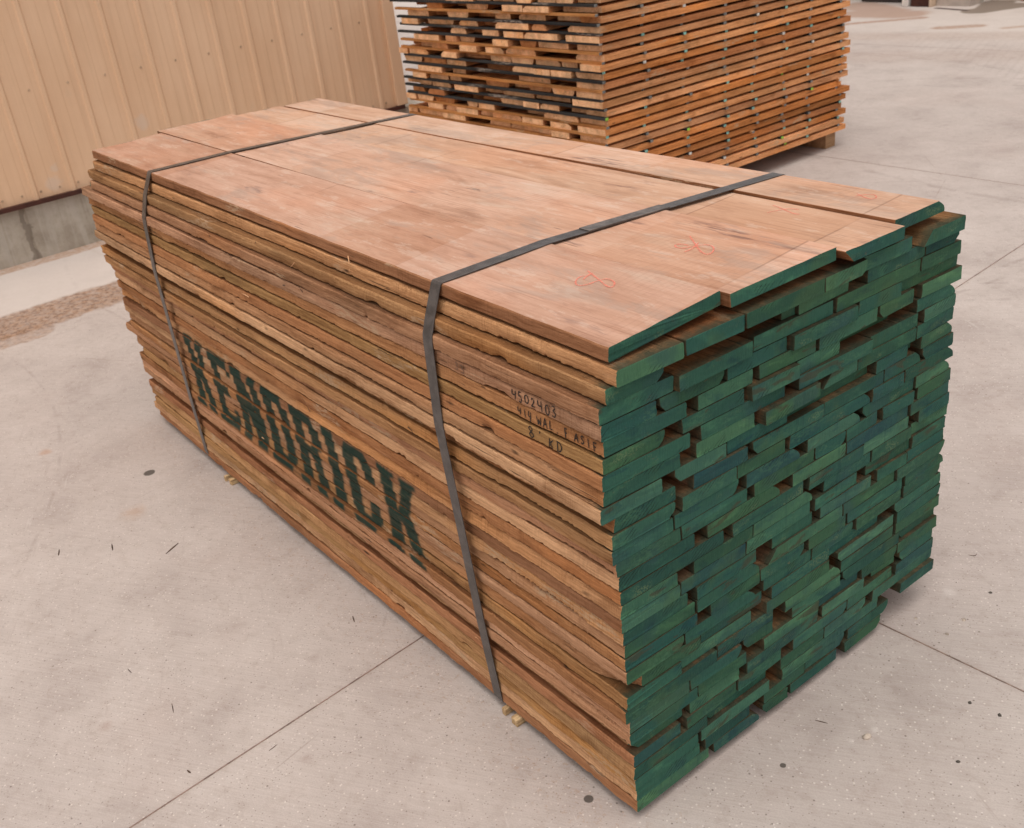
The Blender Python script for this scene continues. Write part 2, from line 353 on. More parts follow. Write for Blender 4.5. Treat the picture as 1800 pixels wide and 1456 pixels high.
    # whiter concrete apron by the shed
    sepw = s.n('ShaderNodeSeparateXYZ'); s.l(flat, sepw.inputs[0])
    ap = s.math('MULTIPLY', s.step(sepw.outputs[0], 4.22, 4.34), s.step(sepw.outputs[1], -3.6, -2.9))
    col = s.mix(s.math('MULTIPLY', ap, .60), col, (.63, .575, .535))
    far = s.step(sepw.outputs[1], -6.9, -8.1)
    col = s.mix(s.math('MULTIPLY', far, .45), col, (.60, .54, .495))
    # sawdust and dirt drifts with ragged edges
    def drift(segs, r, c, amt, col, e0=.8, e1=1.05, grain=True, w_=wob):
        d = None
        for a, b in segs:
            k = sd_seg(s, flat, a, b, r); d = k if d is None else s.math('MINIMUM', d, k)
        m = s.step(s.math('ADD', d, w_), e1, e0)
        if grain: m = s.math('MULTIPLY', m, s.math('MULTIPLY_ADD', s.step(n_f, .36, .60), .45, .58))
        return s.mix(s.math('MULTIPLY', m, amt), col, c)
    dirt = s.mix(s.step(s.noise(flat, 30, 6, .8), .40, .60), (.17, .09, .05), (.38, .235, .15))
    col = drift([((4.14, .9), (4.12, .15)), ((4.12, .15), (4.16, -.5)), ((4.16, -.5), (4.2, -2.6))], .19, dirt, .85, col)
    col = drift([((4.0, .9), (3.92, .1))], .10, dirt, .55, col)
    col = drift([((5.05, 2.), (5.16, -2.8))], .075, (.40, .255, .17), .8, col)
    col = drift([((5.9, -9.0), (5.3, -8.65)), ((5.6, -8.5), (5.05, -8.55))], .24, (.36, .22, .155), .7, col, .6, 1.2, False)
    col = drift([((5.2, -8.05), (4.78, -8.4)), ((5.5, -7.75), (5.2, -8.05))], .07, (.33, .19, .13), .8, col, .5, 1.2, True)
    col = drift([((4.3, -7.95), (4.05, -8.1))], .09, (.33, .20, .13), .75, col, .5, 1.2)
    col = drift([((3.6, -8.2), (3.75, -8.05))], .06, (.36, .22, .14), .6, col, .5, 1.2)
    col = drift([((5.2, -7.3), (2.9, -7.9))], .22, (.33, .22, .165), .32, col, .3, 1.3)
    col = drift([((4.9, -6.4), (2.4, -7.2))], .30, (.36, .26, .21), .28, col, .2, 1.3)
    col = drift([((4.46, -8.84), (4.30, -9.15)), ((4.42, -9.0), (4.55, -9.35))], .17, (.20, .155, .12), .9, col, .8, 1.05, False, s.math('MULTIPLY', wob, .5))
    col = drift([((4.95, -8.93), (4.6, -8.85))], .035, (.05, .03, .026), .9, col, .7, 1.1, False)
    near = drift_d = sd_seg(s, flat, (2.5, .05), (.0, .03), .16)
    saw_ = s.math('MULTIPLY', s.step(s.noise(flat, 60, 5, .8), .54, .64), s.step(near, 1.25, .2))
    col = s.mix(s.math('MULTIPLY', saw_, .35), col, (.36, .22, .13))
    for q, r, c, am in (((3.05, .52), .04, (.42, .26, .17), .55), ((2.62, .42), .03, (.42, .24, .15), .5), ((1.95, .33), .05, (.42, .27, .18), .45),
                        ((1.5, .25), .05, (.36, .27, .23), .25), ((1.15, .35), .06, (.34, .27, .24), .22), ((.62, .42), .022, (.33, .25, .22), .45),
                        ((1.05, .72), .022, (.35, .25, .21), .4), ((.9, .25), .02, (.34, .27, .24), .35), ((-.17, -.50), .011, (.64, .59, .55), .45), ((-.155, -.44), .009, (.66, .61, .57), .45),
                        ((-.03, -1.0), .022, (.64, .59, .55), .4), ((.33, .42), .02, (.62, .57, .53), .4)):
        d = sd_seg(s, flat, q, q, r)
        col = s.mix(s.math('MULTIPLY', s.step(s.math('ADD', d, s.math('MULTIPLY', wobf, 2.2)), 1.1, .1), am), col, c)
    for q, r in (((.11, .05), .0105), ((2.16, .2), .021), ((-.1, -.29), .0065), ((-.29, .1), .006), ((1.6, -1.9), .012)):
        d = sd_seg(s, flat, q, q, r)
        col = s.mix(s.math('MULTIPLY', s.step(s.math('ADD', d, s.math('MULTIPLY', wobf, .7)), 1.05, .8), .85), col, (.055, .045, .036))
    # control joints packed with brown dirt
    jm = None
    for c, n in [((.712, .783), (.9971, .0766))] + [((.712 + k*.9971*3.3, .783 + k*.0766*3.3), (.9971, .0766)) for k in (-1, 2)] + \
                [((.021, -.789), (-.052, .9986)), ((2.76, -4.032), (-.010, 1.)), ((0, -7.2), (-.02, 1.)), ((0, 2.5), (-.05, .9987))]:
        d = s.math('ABSOLUTE', s.vmath('DOT_PRODUCT', s.vmath('SUBTRACT', flat, (*c, 0)), (*n, 0)))
        jm = d if jm is None else s.math('MINIMUM', jm, d)
    jd = s.math('ADD', jm, s.math('MULTIPLY', s.math('SUBTRACT', n_f, .5), .0032))
    noap = s.step(sepw.outputs[0], 4.2, 4.1)
    j = s.math('MULTIPLY', s.step(jd, .0027, .0010), s.math('MAXIMUM', noap, s.step(sepw.outputs[1], -3., -3.3)))
    col = s.mix(s.math('MULTIPLY', s.step(jm, .02, .0), .22), col, s.mix(1., col, (.82, .74, .70), 'MULTIPLY'))
    col = s.mix(s.math('MULTIPLY', j, .78), col, s.mix(s.step(n_f, .4, .62), (.10, .055, .038), (.30, .18, .13)))
    h = s.math('ADD', s.math('ADD', s.math('MULTIPLY', n_g, .35), s.math('MULTIPLY', broom, .3)), s.math('ADD', s.math('MULTIPLY', n_f, .5), s.math('MULTIPLY', j, -2.)))
    return s.fin(col, .88, s.bump(h, .003, .7), .25)

M = {}
M['wood'] = wood_mat('sawn_walnut'); M['wood_in_shaded'] = wood_mat('sawn_walnut_inner_shaded', 'x', False, 1., None, True); M['wood_y'] = wood_mat('sawn_walnut_drying', 'y', False, 1.05); M['fresh_end'] = wood_mat('fresh_cut_end', 'y', False, 1., (.90, .56, .33)); M['top'] = top_mat(); M['top_edge'] = wood_mat('top_board_edge', 'x', False, 1., (.30, .145, .075)); M['end'] = end_mat()
M['strap'] = simple('dark_plastic_band', (.062, .055, .052), .30, 45, .35, .0008, .6)
M['strap_worn'] = simple('worn_band_weld', (.115, .098, .088), .38, 60, .35, .0006, .5)
M['ink'] = simple('black_marker_ink', (.018, .014, .012), .6, 40, .2)
M['pencil'] = simple('grey_pencil', (.17, .11, .08), .7, 40, .2)
s = NT('pink_chalk'); p_ = s.pos()
tr = s.n('ShaderNodeBsdfTransparent'); mx = s.n('ShaderNodeMixShader')
s.fin((.86, .27, .19), .85); s.l(s.math('MULTIPLY_ADD', s.step(s.noise(p_, 330, 3, .7), .40, .60), .55, .32), mx.inputs[0])
s.l(tr.outputs[0], mx.inputs[1]); s.l(s.b.outputs[0], mx.inputs[2]); s.l(mx.outputs[0], s.out.inputs[0]); M['chalk'] = s.mat

def siding_mat():
    s = NT('tan_painted_steel'); wp = s.pos()
    n1 = s.noise(s.scale(wp, (1, 1, .6)), 2.2, 4, .55); n2 = s.noise(s.scale(wp, (3, 9, .35)), 2.5, 4, .6)
    col = s.mix(s.step(n1, .35, .68), (.715, .470, .298), (.760, .515, .338))
    col = s.mix(s.math('MULTIPLY', s.step(n2, .52, .72), .16), col, (.40, .25, .15))
    col = s.mix(s.math('MULTIPLY', s.step(s.noise(wp, 9, 5, .7), .60, .74), .22), col, (.62, .46, .33))
    for q, r in (((5.13, -.47, .385), .05), ((5.13, -1.15, .44), .045), ((5.14, -1.05, .60), .05), ((5.12, -.50, .47), .035)):   # scuffs and dents
        d = s.math('ADD', s.math('DIVIDE', s.vmath('DISTANCE', wp, q), r), s.math('MULTIPLY', s.math('SUBTRACT', s.noise(wp, 30, 4, .7), .5), 1.4))
        col = s.mix(s.math('MULTIPLY', s.step(d, 1.1, .55), .55), col, (.66, .52, .42))
    return s.fin(col, .46, s.bump(s.noise(wp, 5, 2), .006, .3), .45)
M['siding'] = siding_mat()
M['maroon'] = simple('maroon_steel_trim', (.060, .020, .014), .5, 10, .25)
M['screw'] = simple('tan_screw_head', (.44, .30, .20), .45, 20, .2, 0., .5)

def foundation_mat():
    s = NT('stained_foundation_concrete'); wp = s.pos()
    n = s.noise(wp, 5, 6, .62); f = s.noise(wp, 45, 4, .7)
    col = s.ramp(n, [(.3, (.33, .285, .23)), (.5, (.44, .39, .325)), (.7, (.53, .48, .42))])
    col = s.mix(s.math('MULTIPLY', s.step(f, .5, .68), .3), col, s.mix(1., col, (.7, .68, .66), 'MULTIPLY'))
    run = s.noise(s.scale(wp, (1, 8, .45)), 1.4, 4, .55, .4)
    col = s.mix(s.math('MULTIPLY', s.step(run, .54, .66), .45), col, s.mix(1., col, (.56, .52, .46), 'MULTIPLY'))
    col = s.mix(s.math('MULTIPLY', s.step(run, .44, .34), .35), col, (.55, .51, .46))
    sp = s.n('ShaderNodeSeparateXYZ'); s.l(wp, sp.inputs[0])
    crk = s.math('ABSOLUTE', s.math('ADD', s.math('ADD', sp.outputs[1], .255), s.math('MULTIPLY', s.math('SUBTRACT', s.noise(s.scale(wp, (1, 1, 1)), 12, 4, .6), .5), .10)))
    col = s.mix(s.math('MULTIPLY', s.step(crk, .022, .012), .55), col, (.14, .11, .085))
    return s.fin(col, .9, s.bump(s.math('ADD', f, n), .005, .6), .2)
M['foundation'] = foundation_mat()
M['cream'] = simple('cream_painted_post', (.60, .46, .34), .6, 6, .12)
M['white'] = simple('white_painted_post', (.78, .74, .69), .6, 6, .12)
M['wallgrey'] = simple('pale_block_wall', (.50, .43, .38), .85, 5, .15, .002)
M['dark'] = simple('dark_doorway', (.05, .04, .035), .9, 4, .2)
M['mud'] = simple('reddish_bark_mulch', (.16, .075, .05), .95, 14, .5, .01)
M['sticker'] = wood_mat('weathered_sticker', 'x', False, .5); M['sticker_new'] = wood_mat('orange_sticker', 'x', False)
for nm, c in (('teal', (.20, .42, .36)), ('lime', (.26, .52, .06)), ('grey', (.17, .17, .16)), ('white', (.55, .54, .50))):
    M['tip_'+nm] = simple('sticker_tip_'+nm, c, .7, 40, .3)
M['pine'] = wood_mat('pale_pine', 'y', False)
M['stone'] = simple('pale_pebble', (.42, .35, .29), .8, 60, .3, .001)
M['stone_dark'] = simple('dark_pebble', (.07, .06, .05), .8, 60, .3, .001)
M['twig'] = simple('dark_splinter', (.085, .052, .036), .85, 60, .35, .001)
M['leaf'] = simple('dry_green_leaf', (.07, .085, .045), .8, 60, .3)

# ---------------------------------------------------------------- ground and the shed
g = MB(); g.add([(-60, -90, 0), (90, -90, 0), (90, 60, 0), (-60, 60, 0)], [(0, 1, 2, 3)])
tag(g.build('ground', [ground_mat()]), kind='structure')

WX = lambda y: 5.147 - .0169*y
def shed():
    root = link('metal_shed', None, loc=(WX(-2.84), -2.84, 0))
    tag(root, 'tan ribbed metal shed on a stained concrete foundation behind the green ended lumber stack', 'building')
    ox, oy = root.location.x, root.location.y
    def P(y, off, z): return (WX(y) - off - ox, y - oy, z)      # off = out towards the yard
    y_end, y0, H0, H1 = -2.84, 3.2, .3155, 4.2
    prof = []                                                    # (y, out)
    k = math.ceil((y0 - (-.494))/.211)
    y = -.494 + .211*k
    while y > y_end - .02:
        for dy, o in ((0.080, 0), (.058, .0015), (.050, .0015), (.042, 0), (.010, 0), (-.010, .0015), (-.018, .0015), (-.026, 0), (-.052, 0), (-.062, .012), (-.080, .012), (-.090, 0)):
            if y_end + .002 < y + dy: prof.append((y + dy, o))
        y -= .211
    prof.append((y_end, 0))
    m = MB(); zs = (H0+.004, 1.2, 2.4, H1)
    V = [P(yy, .012 + o, z) for yy, o in prof for z in zs]; n = len(zs); F = []
    for i in range(len(prof)-1):
        for j in range(n-1): F.append((i*n+j, (i+1)*n+j, (i+1)*n+j+1, i*n+j+1))
    m.add(V, F)
    # return wall round the corner and the roofless top cap
    a, b = P(y_end, .012, H0+.004), (4.0, y_end - oy - .06, H0+.004)
    m.add([a, b, (b[0], b[1], H1), (a[0], a[1], H1)], [(0, 1, 2, 3)])
    m.build('siding', [M['siding']], root)
    t = MB()
    def slab(ya, yb, o0, o1, z0, z1, mm, mb):
        V = [P(ya, o0, z0), P(ya, o1, z0), P(yb, o1, z0), P(yb, o0, z0), P(ya, o0, z1), P(ya, o1, z1), P(yb, o1, z1), P(yb, o0, z1)]
        mb.add(V, [(0,1,2,3),(7,6,5,4),(0,4,5,1),(1,5,6,2),(2,6,7,3),(3,7,4,0)], mm)
    slab(y0, y_end, 0, .040, H0-.014, H0+.010, 0, t); t.build('base_trim', [M['maroon']], root)
    c = MB(); slab(y_end+.055, y_end-.03, .008, .040, H0+.011, H1, 0, c); beveled(c.build('corner_trim', [M['siding']], root), .006)
    f = MB(); slab(y0, y_end-.02, -.25, .0, -.02, H0-.015, 0, f)
    f.box((0.0, y_end - oy - .25, -.02), (4.0, y_end - oy - .021, H0-.015)); f.build('foundation', [M['foundation']], root)
    # screws in two rows
    sb = MB(); ang = [i*math.pi/3 for i in range(6)]
    sb.add([(-.004, .0065*math.cos(a), .0065*math.sin(a)) for a in ang] + [(0, .0075*math.cos(a), .0075*math.sin(a)) for a in ang],
           [(0,1,2,3,4,5)] + [(i, i+6, (i+1) % 6+6, (i+1) % 6) for i in range(6)])
    sm = sb.mesh('screw', [M['screw']])
    for zz, off in ((.895, 0.), (.362, .0), (.362, -.105)):
        for k in range(-2, 12):
            yy = -.494 - .211*k + off
            if yy > y_end+.06: link('screw', sm, root, P(yy, .0125, zz))
shed()

# far building: only its foot shows at the top right corner
def far_building():
    root = link('distant_building', None, loc=(5.2, -9.0, 0))
    tag(root, 'distant pale building with a dark open doorway, maroon jamb and white posts', 'building')
    m = MB()
    m.box((-.52, -.30, 0), (-.16, -.06, 3.2)); m.box((-2.2, -.62, 0), (-.52, -.42, 3.2))
    m.box((1.3, -.5, 0), (1.5, -.2, 3.2)); m.box((-.16, -.3, 2.4), (1.3, -.05, 3.2)); m.build('wall', [M['wallgrey']], root)
    d = MB(); d.box((-.05, -2.0, 0.004), (1.29, -1.9, 2.39)); d.box((.26, -.42, .005), (.80, -.20, .40)); d.box((.80, -.50, .005), (1.28, -.46, 1.2)); d.build('interior', [M['dark']], root)
    j = MB(); j.box((-.13, -.16, 0), (.075, .02, 2.38)); beveled(j.build('door_jamb', [M['maroon']], root), .006)
    p = MB(); p.box((.095, -.06, 0), (.165, .04, 2.38)); beveled(p.build('post', [M['white']], root), .006)
    p = MB(); p.box((-.155, -.10, 0), (-.132, .03, 2.38)); beveled(p.build('post', [M['cream']], root), .003)
far_building()
mb = MB()
for i in range(26):
    x, y = 4.28 + rng.uniform(-.55, .5), -9.62 + rng.uniform(-.14, .16); rr = rng.uniform(.06, .15)
    ring = [(x + rr*math.cos(a)*rng.uniform(.7, 1.2), y + rr*math.sin(a)*rng.uniform(.7, 1.2), .001) for a in np.linspace(0, 2*math.pi, 9)[:-1]]
    mb.add(ring + [(x, y, rr*rng.uniform(.25, .5))], [(k, (k+1) % 8, 8) for k in range(8)])
tag(mb.build('bark_mulch', [M['mud']]), 'reddish brown bark heaped at the foot of the distant wall', 'bark', kind='stuff')

# ---------------------------------------------------------------- words for labels
ORD = ['zeroth', 'first', 'second', 'third', 'fourth', 'fifth', 'sixth', 'seventh', 'eighth', 'ninth', 'tenth', 'eleventh', 'twelfth', 'thirteenth', 'fourteenth',
       'fifteenth', 'sixteenth', 'seventeenth', 'eighteenth', 'nineteenth', 'twentieth', 'twenty-first', 'twenty-second', 'twenty-third', 'twenty-fourth', 'twenty-fifth',
       'twenty-sixth', 'twenty-seventh', 'twenty-eighth', 'twenty-ninth', 'thirtieth', 'thirty-first', 'thirty-second', 'thirty-third']

# ---------------------------------------------------------------- the green ended stack
PITCH_L, PITCH_R, NL = .0297, .0292, 33
def zgrid(L, y):            # top of layer L at width position y (0 .. -.96), near end
    zl = 1.003 - PITCH_L*(L-1); zr = .984 - PITCH_R*(L-1)
    return zl + (zr-zl)*(-y/.96)
# left edges (metres right of the left face) and right edges of each board, layer by layer from the top
LAY = {
 1: [(.0, .2525), (.2585, .5340), (.5385, .7215), (.7230, .891)],
 2: [(-.007, .141), (.146, .283), (.288, .496), (.497, .621), (.623, .772), (.800, .941)],
 3: [(-.02, .106), (.12, .39), (.405, .442), (.445, .591), (.594, .638), (.642, .830), (.834, .948)],
 4: [(-.035, .129), (.131, .313), (.323, .542), (.551, .817), (.822, .958)],
 5: [(-.033, .089), (.096, .252), (.256, .414), (.423, .608), (.622, .756), (.761, .963)],
 6: [(-.030, .157), (.183, .324), (.339, .494), (.504, .683), (.687, .803), (.828, .972)],
 7: [(-.036, .105), (.144, .299), (.311, .439), (.442, .569), (.600, .777), (.819, .953)],
 8: [(-.041, .162), (.189, .412), (.443, .664), (.668, .825), (.845, .961)],
 9: [(-.040, .137), (.177, .327), (.341, .498), (.520, .627), (.629, .819), (.823, .957)],
 10: [(-.048, .093), (.124, .252), (.258, .420), (.423, .681), (.687, .795), (.80, .838), (.842, .960)],
 11: [(-.020, .124), (.168, .306), (.321, .524), (.527, .715), (.719, .847), (.850, .962)],
 12: [(-.029, .120), (.135, .277), (.280, .412), (.425, .675), (.679, .786), (.795, .966)],
 13: [(-.031, .114), (.117, .284), (.302, .453), (.477, .644), (.654, .830), (.833, .960)],
 14: [(-.022, .131), (.133, .307), (.324, .501), (.506, .597), (.600, .705), (.722, .829), (.844, .970)],
 15: [(-.022, .165), (.198, .400), (.435, .600), (.603, .815), (.820, .965)],
 16: [(-.020, .240), (.264, .470), (.484, .660), (.663, .820), (.852, .970)],
 17: [(-.023, .118), (.161, .320), (.322, .500), (.535, .688), (.693, .832), (.837, .974)],
 18: [(-.022, .124), (.127, .300), (.302, .494), (.505, .644), (.681, .835), (.838, .965)],
 19: [(-.022, .142), (.163, .330), (.380, .503), (.525, .693), (.717, .820), (.823, .960)],
 20: [(-.020, .160), (.163, .340), (.365, .600), (.602, .782), (.786, .965)],
 21: [(-.020, .165), (.200, .340), (.345, .475), (.490, .612), (.620, .810), (.821, .970)],
 22: [(-.021, .128), (.132, .328), (.354, .500), (.502, .638), (.649, .810), (.819, .960)],
 23: [(-.018, .175), (.181, .355), (.376, .560), (.565, .740), (.786, .966)],
 24: [(-.022, .120), (.122, .322), (.361, .560), (.590, .790), (.800, .968)],
 25: [(-.030, .215), (.221, .385), (.418, .600), (.602, .790), (.800, .966)],
 26: [(-.022, .138), (.141, .285), (.298, .385), (.442, .600), (.610, .815), (.822, .964)],
 27: [(-.022, .160), (.162, .301), (.353, .530), (.532, .675), (.680, .806), (.810, .966)],
 28: [(-.019, .125), (.138, .280), (.301, .530), (.547, .690), (.733, .815), (.819, .955)],
 29: [(-.017, .110), (.126, .270), (.275, .410), (.448, .630), (.632, .800), (.811, .960)],
 30: [(-.020, .183), (.188, .370), (.409, .550), (.552, .700), (.727, .960)],
 31: [(-.020, .155), (.164, .370), (.412, .600), (.602, .750), (.825, .957)],
 32: [(-.018, .160), (.174, .310), (.354, .490), (.496, .630), (.640, .793)],
 33: [(-.020, .185), (.200, .338), (.350, .430), (.440, .600), (.627, .765)],
}
FAR = [2.475, 2.46, 2.49, 2.47, 2.55, 2.52, 2.51, 2.52, 2.53, 2.55, 2.545, 2.56, 2.54, 2.535, 2.53, 2.52, 2.515, 2.50, 2.53, 2.51, 2.51, 2.58, 2.49, 2.45, 2.49, 2.50, 2.51, 2.48, 2.51, 2.52, 2.49, 2.52, 2.51]
# recess of the near end (metres away from the viewer), special cases
REC = {(1, 0): .010, (1, 1): -.006, (1, 2): -.020, (1, 3): .004, (2, 0): -.012, (2, 1): -.012, (2, 2): -.014, (2, 3): -.012, (2, 4): -.004, (2, 5): -.012,
       (3, 1): .085, (3, 0): .0, (3, 4): .030, (6, 1): .004, (7, 4): .034, (9, 3): .002, (10, 3): .018, (10, 5): .022, (13, 0): .003,
       (4, 1): -.008, (5, 3): -.006, (7, 2): -.006, (9, 2): -.010, (8, 2): -.004, (3, 2): .010, (3, 3): .004,
       (23, 0): .006, (28, 0): .012, (31, 4): -.006}
DZ = {(1, 0): (.000, .017), (1, 1): (.012, .016), (1, 2): (.009, .007), (1, 3): (.014, .013)}       # lift of the left and right edge
STY = {(1, 2): 'lu', (2, 5): 'lo', (3, 0): 'rr', (5, 1): 'lc rr', (7, 0): 'rr', (6, 4): 'lc', (13, 4): 'lc', (9, 3): 'lo', (16, 0): '', (12, 0): 'rr', (24, 3): 'lc',
       (21, 2): 'rr', (26, 1): 'rr', (7, 4): 'rr', (13, 2): 'rt', (28, 0): 'lu', (22, 0): 'rr', (20, 2): 'lo', (4, 0): '', (23, 4): 'lc', (30, 3): 'rr', (33, 4): 'rr', (32, 4): 'rr'}
FCOL = ['d', 't', 'o', 'p', 'l', 'b', 'o', 'b', 't', 'l', 'b', 't', 'o', 't', 'l', 'b', 't', 'd', 'l', 't', 'b', 'l', 't', 'o', 'b', 'l', 't', 'o', 'b', 't', 'o', 'l', 'b']
TINT = {'d': (.300, .150, .076), 't': (.450, .245, .128), 'o': (.400, .228, .108), 'p': (.350, .190, .105), 'l': (.530, .310, .175), 'b': (.390, .190, .090)}
TNAME = {'d': 'dark brown', 't': 'tan brown', 'o': 'olive brown', 'p': 'purplish brown', 'l': 'pale tan', 'b': 'reddish brown'}

# ---- stencilled lettering (sprayed over the board edges, world x runs right to left)
def quad_in(u, v, q):
    r_ = np.ones_like(u, bool); n = len(q)
    for i in range(n):
        (ax, ay), (bx, by) = q[i], q[(i+1) % n]
        r_ &= ((bx-ax)*(v-ay) - (by-ay)*(u-ax)) >= 0
    return r_
def rect(a, b, c, d): return [(a, c), (b, c), (b, d), (a, d)]
GL = {
 'K': [rect(0, .36, 0, 1), [(.28, .40), (.58, .40), (1, 1), (.66, 1)], [(.62, 0), (1.02, 0), (.66, .62), (.34, .52)], rect(-.05, .46, 0, .07), rect(-.05, .46, .93, 1), rect(.6, 1.06, .0, .06), rect(.60, 1.04, .94, 1)],
 'E': [rect(0, .37, 0, 1), rect(0, 1, .83, 1), rect(0, .78, .43, .58), rect(0, 1, 0, .17), rect(.8, 1, .74, 1), rect(.8, 1, 0, .27)],
 'N': [rect(0, .34, 0, 1), rect(.68, 1, 0, 1), [(0, 1), (.60, 0), (1, 0), (.40, 1)][::-1]],
 'D': [rect(0, .38, 0, 1), rect(.3, .80, .85, 1), rect(.3, .80, 0, .15), rect(.64, 1, .14, .86), [(.6, 1), (.6, .8), (1, .8), (.82, 1)], [(.6, .2), (.6, 0), (.82, 0), (1, .2)]],
 'R': [rect(0, .38, 0, 1), rect(.3, .85, .85, 1), rect(.62, 1, .58, .88), [(.6, 1), (.6, .82), (1, .82), (.84, 1)], rect(.3, .88, .44, .58), [(.64, 0), (1.03, 0), (.80, .5), (.46, .5)]],
 'I': [rect(0, 1, 0, 1)],
 'C': [rect(0, .40, .14, .86), rect(.18, .82, .85, 1), rect(.18, .82, 0, .15), rect(.64, 1, .62, .86), rect(.64, 1, .14, .36),
       [(0, .82), (.4, .82), (.3, 1), (.18, 1)], [(.6, 1), (.6, .82), (1, .82), (.82, 1)], [(.18, 0), (.3, 0), (.4, .2), (0, .2)], [(.6, .2), (.6, 0), (.82, 0), (1, .2)]],
}
SLOT = [('K', 1.955, 1.815), ('E', 1.780, 1.645), ('N', 1.618, 1.458), ('D', 1.425, 1.280), ('R', 1.250, 1.105), ('I', 1.076, 1.018), ('C', .985, .843), ('K', .805, .655)]
def letter_cov(x, z):
    out = np.zeros_like(x)
    ztop = .494 + (x-.66)*.012; zbot = .272
    for ch, xa, xb in SLOT:
        u = (xa-x)/(xa-xb); v = (z-zbot)/(ztop-zbot); m = np.zeros_like(x, bool)
        for q in GL[ch]:
            area = sum(q[i][0]*q[(i+1) % len(q)][1]-q[(i+1) % len(q)][0]*q[i][1] for i in range(len(q)))
            m |= quad_in(u, v, q if area > 0 else q[::-1])
        out = np.maximum(out, m.astype(float))
    return out
def letters(x, z, shift):
    acc = np.zeros_like(x); W_ = 0
    for dx, dz, wt in [(0, 0, 2.)] + [(a*.0035, b*.0028, 1.) for a in (-1, 0, 1) for b in (-1, 0, 1)] + [(a*.007, b*.005, .35) for a in (-1, 1) for b in (-1, 1)]:
        acc += wt*letter_cov(x+dx+shift, z+dz); W_ += wt
    return acc/W_

BOARD = {}      # (layer, index) -> dict of surface functions
def smooth_noise(seed, amp, freq):
    ph = [rng.uniform(0, 6.28) for _ in range(4)]; fr = [freq*k*rng.uniform(.8, 1.2) for k in (1, 1.9, 3.7, 7.)]; am = [amp*k for k in (.55, .28, .14, .08)]
    return lambda x: sum(a*np.sin(f*x+p) for a, f, p in zip(am, fr, ph))

